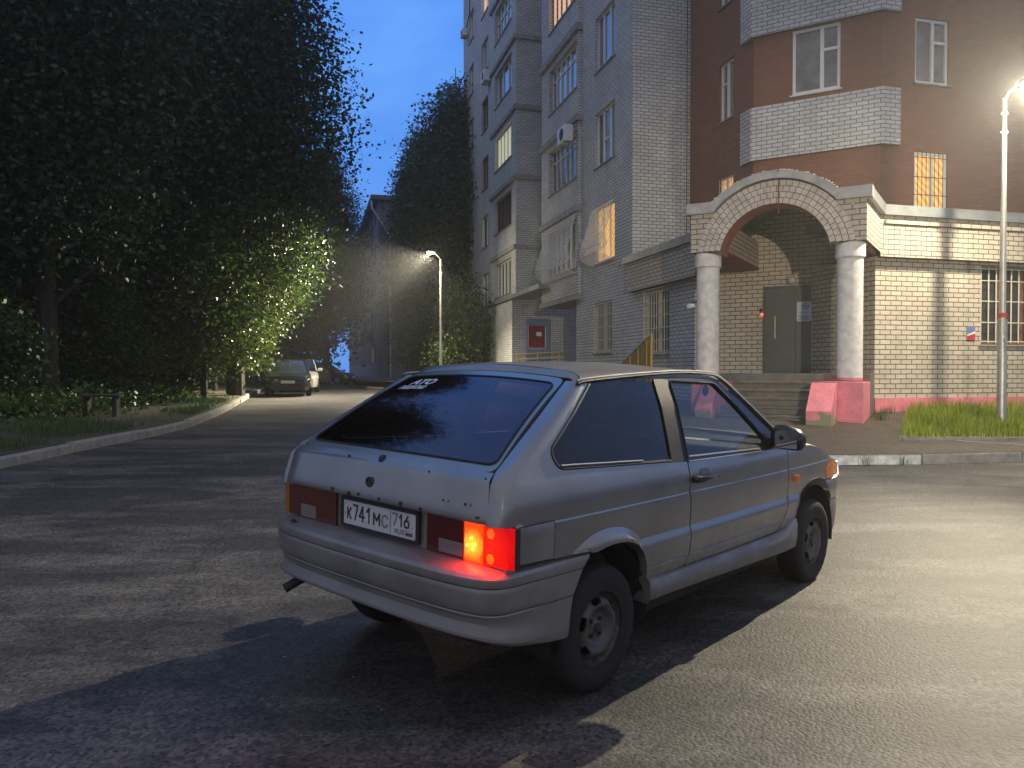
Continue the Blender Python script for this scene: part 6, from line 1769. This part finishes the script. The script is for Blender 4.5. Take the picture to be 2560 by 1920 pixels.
for (s0, s1, z0, z1) in wn_:
    if s0 > 30: continue
    mb = MB(); mb.box(.12, .16, s0, s1, z0, z1); w_ = mb.build('window', white_plastic, FB)
    mb = MB(); mb.box(.10, .119, s0+.06, (s0+s1)/2-.03, z0+.06, z1-.06); mb.box(.10, .119, (s0+s1)/2+.03, s1-.06, z0+.06, z1-.06)
    mb.build('pane', lit_orange if (z0 < 2.5 and 4 < s0 < 8) else winglass, w_)
for fl in range(1, 5):
    for k in (1, 4, 7):
        mb = MB(); s = 1.7+3.4*k; z = 1.2+2.8*fl; mb.box(-1.1, -.01, s, s+3, z, z+.14); mb.box(-1.1, -1.05, s, s+3, z+.14, z+1.1); mb.box(-1.05, -.01, s, s+.05, z+.14, z+1.1); mb.box(-1.05, -.01, s+2.95, s+3, z+.14, z+1.1); mb.build('balcony', panel_m if k != 4 else panel_d, FB)
mb = MB(); mb.tube([(-.55, -.3, 14.9), (-.5, -.3, 14.3), (.9, -.15, 12.2), (.9, -.12, .5)], .09, 6); mb.build('drain_pipe', galv, FB)

# ------------------------------------------------------------------ parked cars
carglass = mat('parked_glass', (.008, .01, .011), .08, spec=.5)
def parked(name, label, x, y, head, L, W_, H, pm, prof, green, lamp_lit=None, rim_c=None, plate=True, rear=False):
    """prof: [(x, ztop, halfwidth)], green: (x_ws_base, x_roof_front, x_roof_rear, x_rear_base)"""
    K = empty(name, (x, y, zg(y)), head); tag(K, label, 'car', 'cars parked down the road')
    rg = []
    for (px_, zt, w) in prof:
        rg.append([(px_, -w*.94, .24), (px_, -w, .36), (px_, -w, zt*.62), (px_, -w*.985, zt*.86), (px_, -w*.90, zt*.985), (px_, -w*.5, zt+.012), (px_, 0, zt+.018), (px_, w*.5, zt+.012), (px_, w*.90, zt*.985), (px_, w*.985, zt*.86), (px_, w, zt*.62), (px_, w, .36), (px_, w*.94, .24)])
    mb = MB(); mb.loft(rg, closed=True); mb.add(rg[0], [tuple(range(13))]); mb.add(rg[-1], [tuple(range(13))[::-1]]); B = mb.build('body', pm, K, smooth=True)
    a, b, c, d = green; zb_ = lambda q: itp(q, [p[0] for p in prof], [p[1] for p in prof])-.01; w = W_/2
    st = [(a, zb_(a), .88), (lerp(a, b, .5), lerp(zb_(a), H-.03, .55), .80), (b, H-.02, .70), (lerp(b, c, .5), H, .70), (c, H-.03, .69), (lerp(c, d, .5), lerp(H-.03, zb_(d), .45), .78), (d, zb_(d), .88)]
    rg = []
    for (q, zt, f_) in st:
        z0 = zb_(q)-.03; rg.append([(q, -w*.90, z0), (q, -w*lerp(.90, f_, .9), lerp(z0, zt, .92)), (q, -w*f_*.9, zt), (q, 0, zt+.015), (q, w*f_*.9, zt), (q, w*lerp(.90, f_, .9), lerp(z0, zt, .92)), (q, w*.90, z0)])
    mb = MB(); mb.loft(rg, closed=False); mb.build('windows', carglass, K, smooth=True)
    mb = MB(); rr = [[(p[0], p[1]*1.02, p[2]+.012) for p in r[1:6]] for r in rg[2:5]]; mb.loft(rr, closed=False); mb.build('roof', pm, K, smooth=True)
    mb = MB()
    for s in (-1, 1):
        for i0 in ((0, 2), (4, 6)):
            p = [(st[i][0], s*w*lerp(.90, st[i][2], .95), st[i][1]) for i in range(i0[0], i0[1]+1)]; mb.tube(p, .032, 6)
        for q in (lerp(b, c, .35),): mb.tube([(q, s*w*.905, zb_(q)), (q, s*w*.70, H-.03)], .028, 5)
    mb.build('pillar', pm, K)
    for s in (-1, 1):
        mb = MB(); mb.box(a+.02, a+.14, *sorted((s*w*.93, s*(w+.16))), zb_(a)+.02, zb_(a)+.17); mb.build('wing_mirror', pm, K, bevel=.03)
        for q in (prof[0][0]+.82, prof[-1][0]-.84):
            wl = empty('wheel', (q, s*(w-.10), .31), 0, K)
            mb = MB(); mb.lathe([(.21, -.09), (.29, -.10), (.31, -.07), (.315, 0), (.31, .07), (.29, .10), (.21, .09)], 28, (0, 0, 0), 'y'); mb.build('tyre', tyre_m, wl, smooth=True)
            mb = MB(); mb.lathe([(.215, s*.085), (.20, s*.07), (.19, s*.05), (.06, s*.055), (.04, s*.085), (.001, s*.085)], 24, (0, 0, 0), 'y')
            mb.build('rim', black_rubber, wl, smooth=True)
            mb = MB()
            for k in range(7):
                an = 2*PI*k/7; c_, d_ = math.cos(an), math.sin(an); e = .028
                mb.add([(c_*.04-d_*e, s*.09, d_*.04+c_*e), (c_*.04+d_*e, s*.09, d_*.04-c_*e), (c_*.205+d_*e*1.3, s*.088, d_*.205-c_*e*1.3), (c_*.205-d_*e*1.3, s*.088, d_*.205+c_*e*1.3)], [(0, 1, 2, 3)])
            mb.build('spokes', rim_c or galv, wl)
            mb = MB(); mb.lathe([(.345, s*.098), (.36, s*.104)], 24, (0, 0, 0), 'y'); mb.build('arch_gap', under_m, wl)
    xf = prof[-1][0]; zf = prof[-1][1]; wf = prof[-1][2]
    for s in (-1, 1):
        mb = MB(); hh = [(xf-.02, s*wf*.55, zf*.80), (xf-.02, s*wf*.98, zf*.84), (xf-.30, s*w*.99, zf*1.02), (xf-.16, s*wf*.80, zf*1.03)]
        mb.add([(p[0]+.03, p[1], p[2]) for p in hh]+[(p[0]-.1, p[1]*.9, p[2]) for p in hh], [(0, 1, 2, 3), (4, 7, 6, 5), (0, 4, 5, 1), (1, 5, 6, 2), (2, 6, 7, 3), (3, 7, 4, 0)])
        mb.build('headlight', mat('parked_lamp', (.55, .55, .5), .15, spec=.8) if 'parked_lamp' not in MATS else MATS['parked_lamp'], K)
        xr = prof[0][0]; zr_ = prof[0][1]
        mb = MB(); mb.box(xr-.02, xr+.22, *sorted((s*w*.62, s*w*.985)), zr_*.80, zr_*1.0); mb.build('tail_light', mat('parked_tail', (.45, .02, .02), .2, spec=.8) if 'parked_tail' not in MATS else MATS['parked_tail'], K)
    mb = MB(); mb.box(xf+.005, xf+.03, -.45, .45, .34, .50); mb.box(xf, xf+.02, -.35, .35, zf*.80, zf*.92); mb.build('grille', black_rubber, K)
    if plate:
        mb = MB(); mb.box(xf+.031, xf+.04, -.26, .26, .50, .61); mb.build('number_plate', MATS['plate_white'], K)
    return K
black_p = mat('dark_green_paint', (.006, .008, .008), .22, coat=.2)
cream_p = mat('white_paint', (.70, .70, .62), .25, coat=.5)
grey_p = mat('blue_grey_paint', (.16, .20, .23), .28, metal=.4, coat=.6)
blk_p = mat('black_paint', (.012, .012, .013), .2, coat=.8)
prof_h = [(-2.05, .86, .70), (-1.95, .95, .80), (-1.4, .98, .855), (0, .97, .865), (.8, .96, .86), (1.2, .95, .85), (1.7, .84, .80), (1.98, .76, .70), (2.06, .66, .60)]
parked('parked_car', 'dark hatchback parked facing the camera under the lit tree', -9.05, 31.2, TH-PI/2, 4.1, 1.72, 1.44, black_p, prof_h, (1.05, .35, -1.45, -1.95))
parked('parked_car', 'white car parked right behind the dark hatchback, flank brightly lit', -10.05, 36.4, TH-PI/2, 4.2, 1.72, 1.50, cream_p, prof_h, (1.05, .35, -1.45, -1.95))
parked('parked_car', 'blue grey hatchback parked side on with its red rear lamp showing', -14.0, 50.0, R(186), 4.2, 1.76, 1.52, grey_p, prof_h, (1.05, .25, -1.35, -1.95))
parked('parked_car', 'low black car nose out beside the blue grey hatchback', -13.0, 53.0, R(-8), 4.4, 1.76, 1.42, blk_p, [(-2.1, .80, .72), (-1.9, .92, .82), (-1.2, .96, .86), (.7, .93, .86), (1.2, .90, .85), (1.9, .78, .80), (2.15, .62, .62)], (1.05, .2, -1.0, -1.75))

# ------------------------------------------------------------------ haze volume added for the glare round the lamps
if HAZE:
    mb = MB(); mb.box(-156, 156, -56, 196, -1.4, 36); hz_ = mb.build('haze', []); tag(hz_, 'thin haze added for the glare round the lamps', 'haze', kind='stuff')
    m = bpy.data.materials.new('haze'); m.use_nodes = True; nt = m.node_tree; nt.nodes.clear()
    o_ = nt.nodes.new('ShaderNodeOutputMaterial'); v = nt.nodes.new('ShaderNodeVolumePrincipled'); v.inputs['Density'].default_value = HAZE
    v.inputs['Color'].default_value = (.9, .92, .95, 1); v.inputs['Anisotropy'].default_value = .55
    nt.links.new(v.outputs[0], o_.inputs['Volume']); hz_.data.materials.append(m)
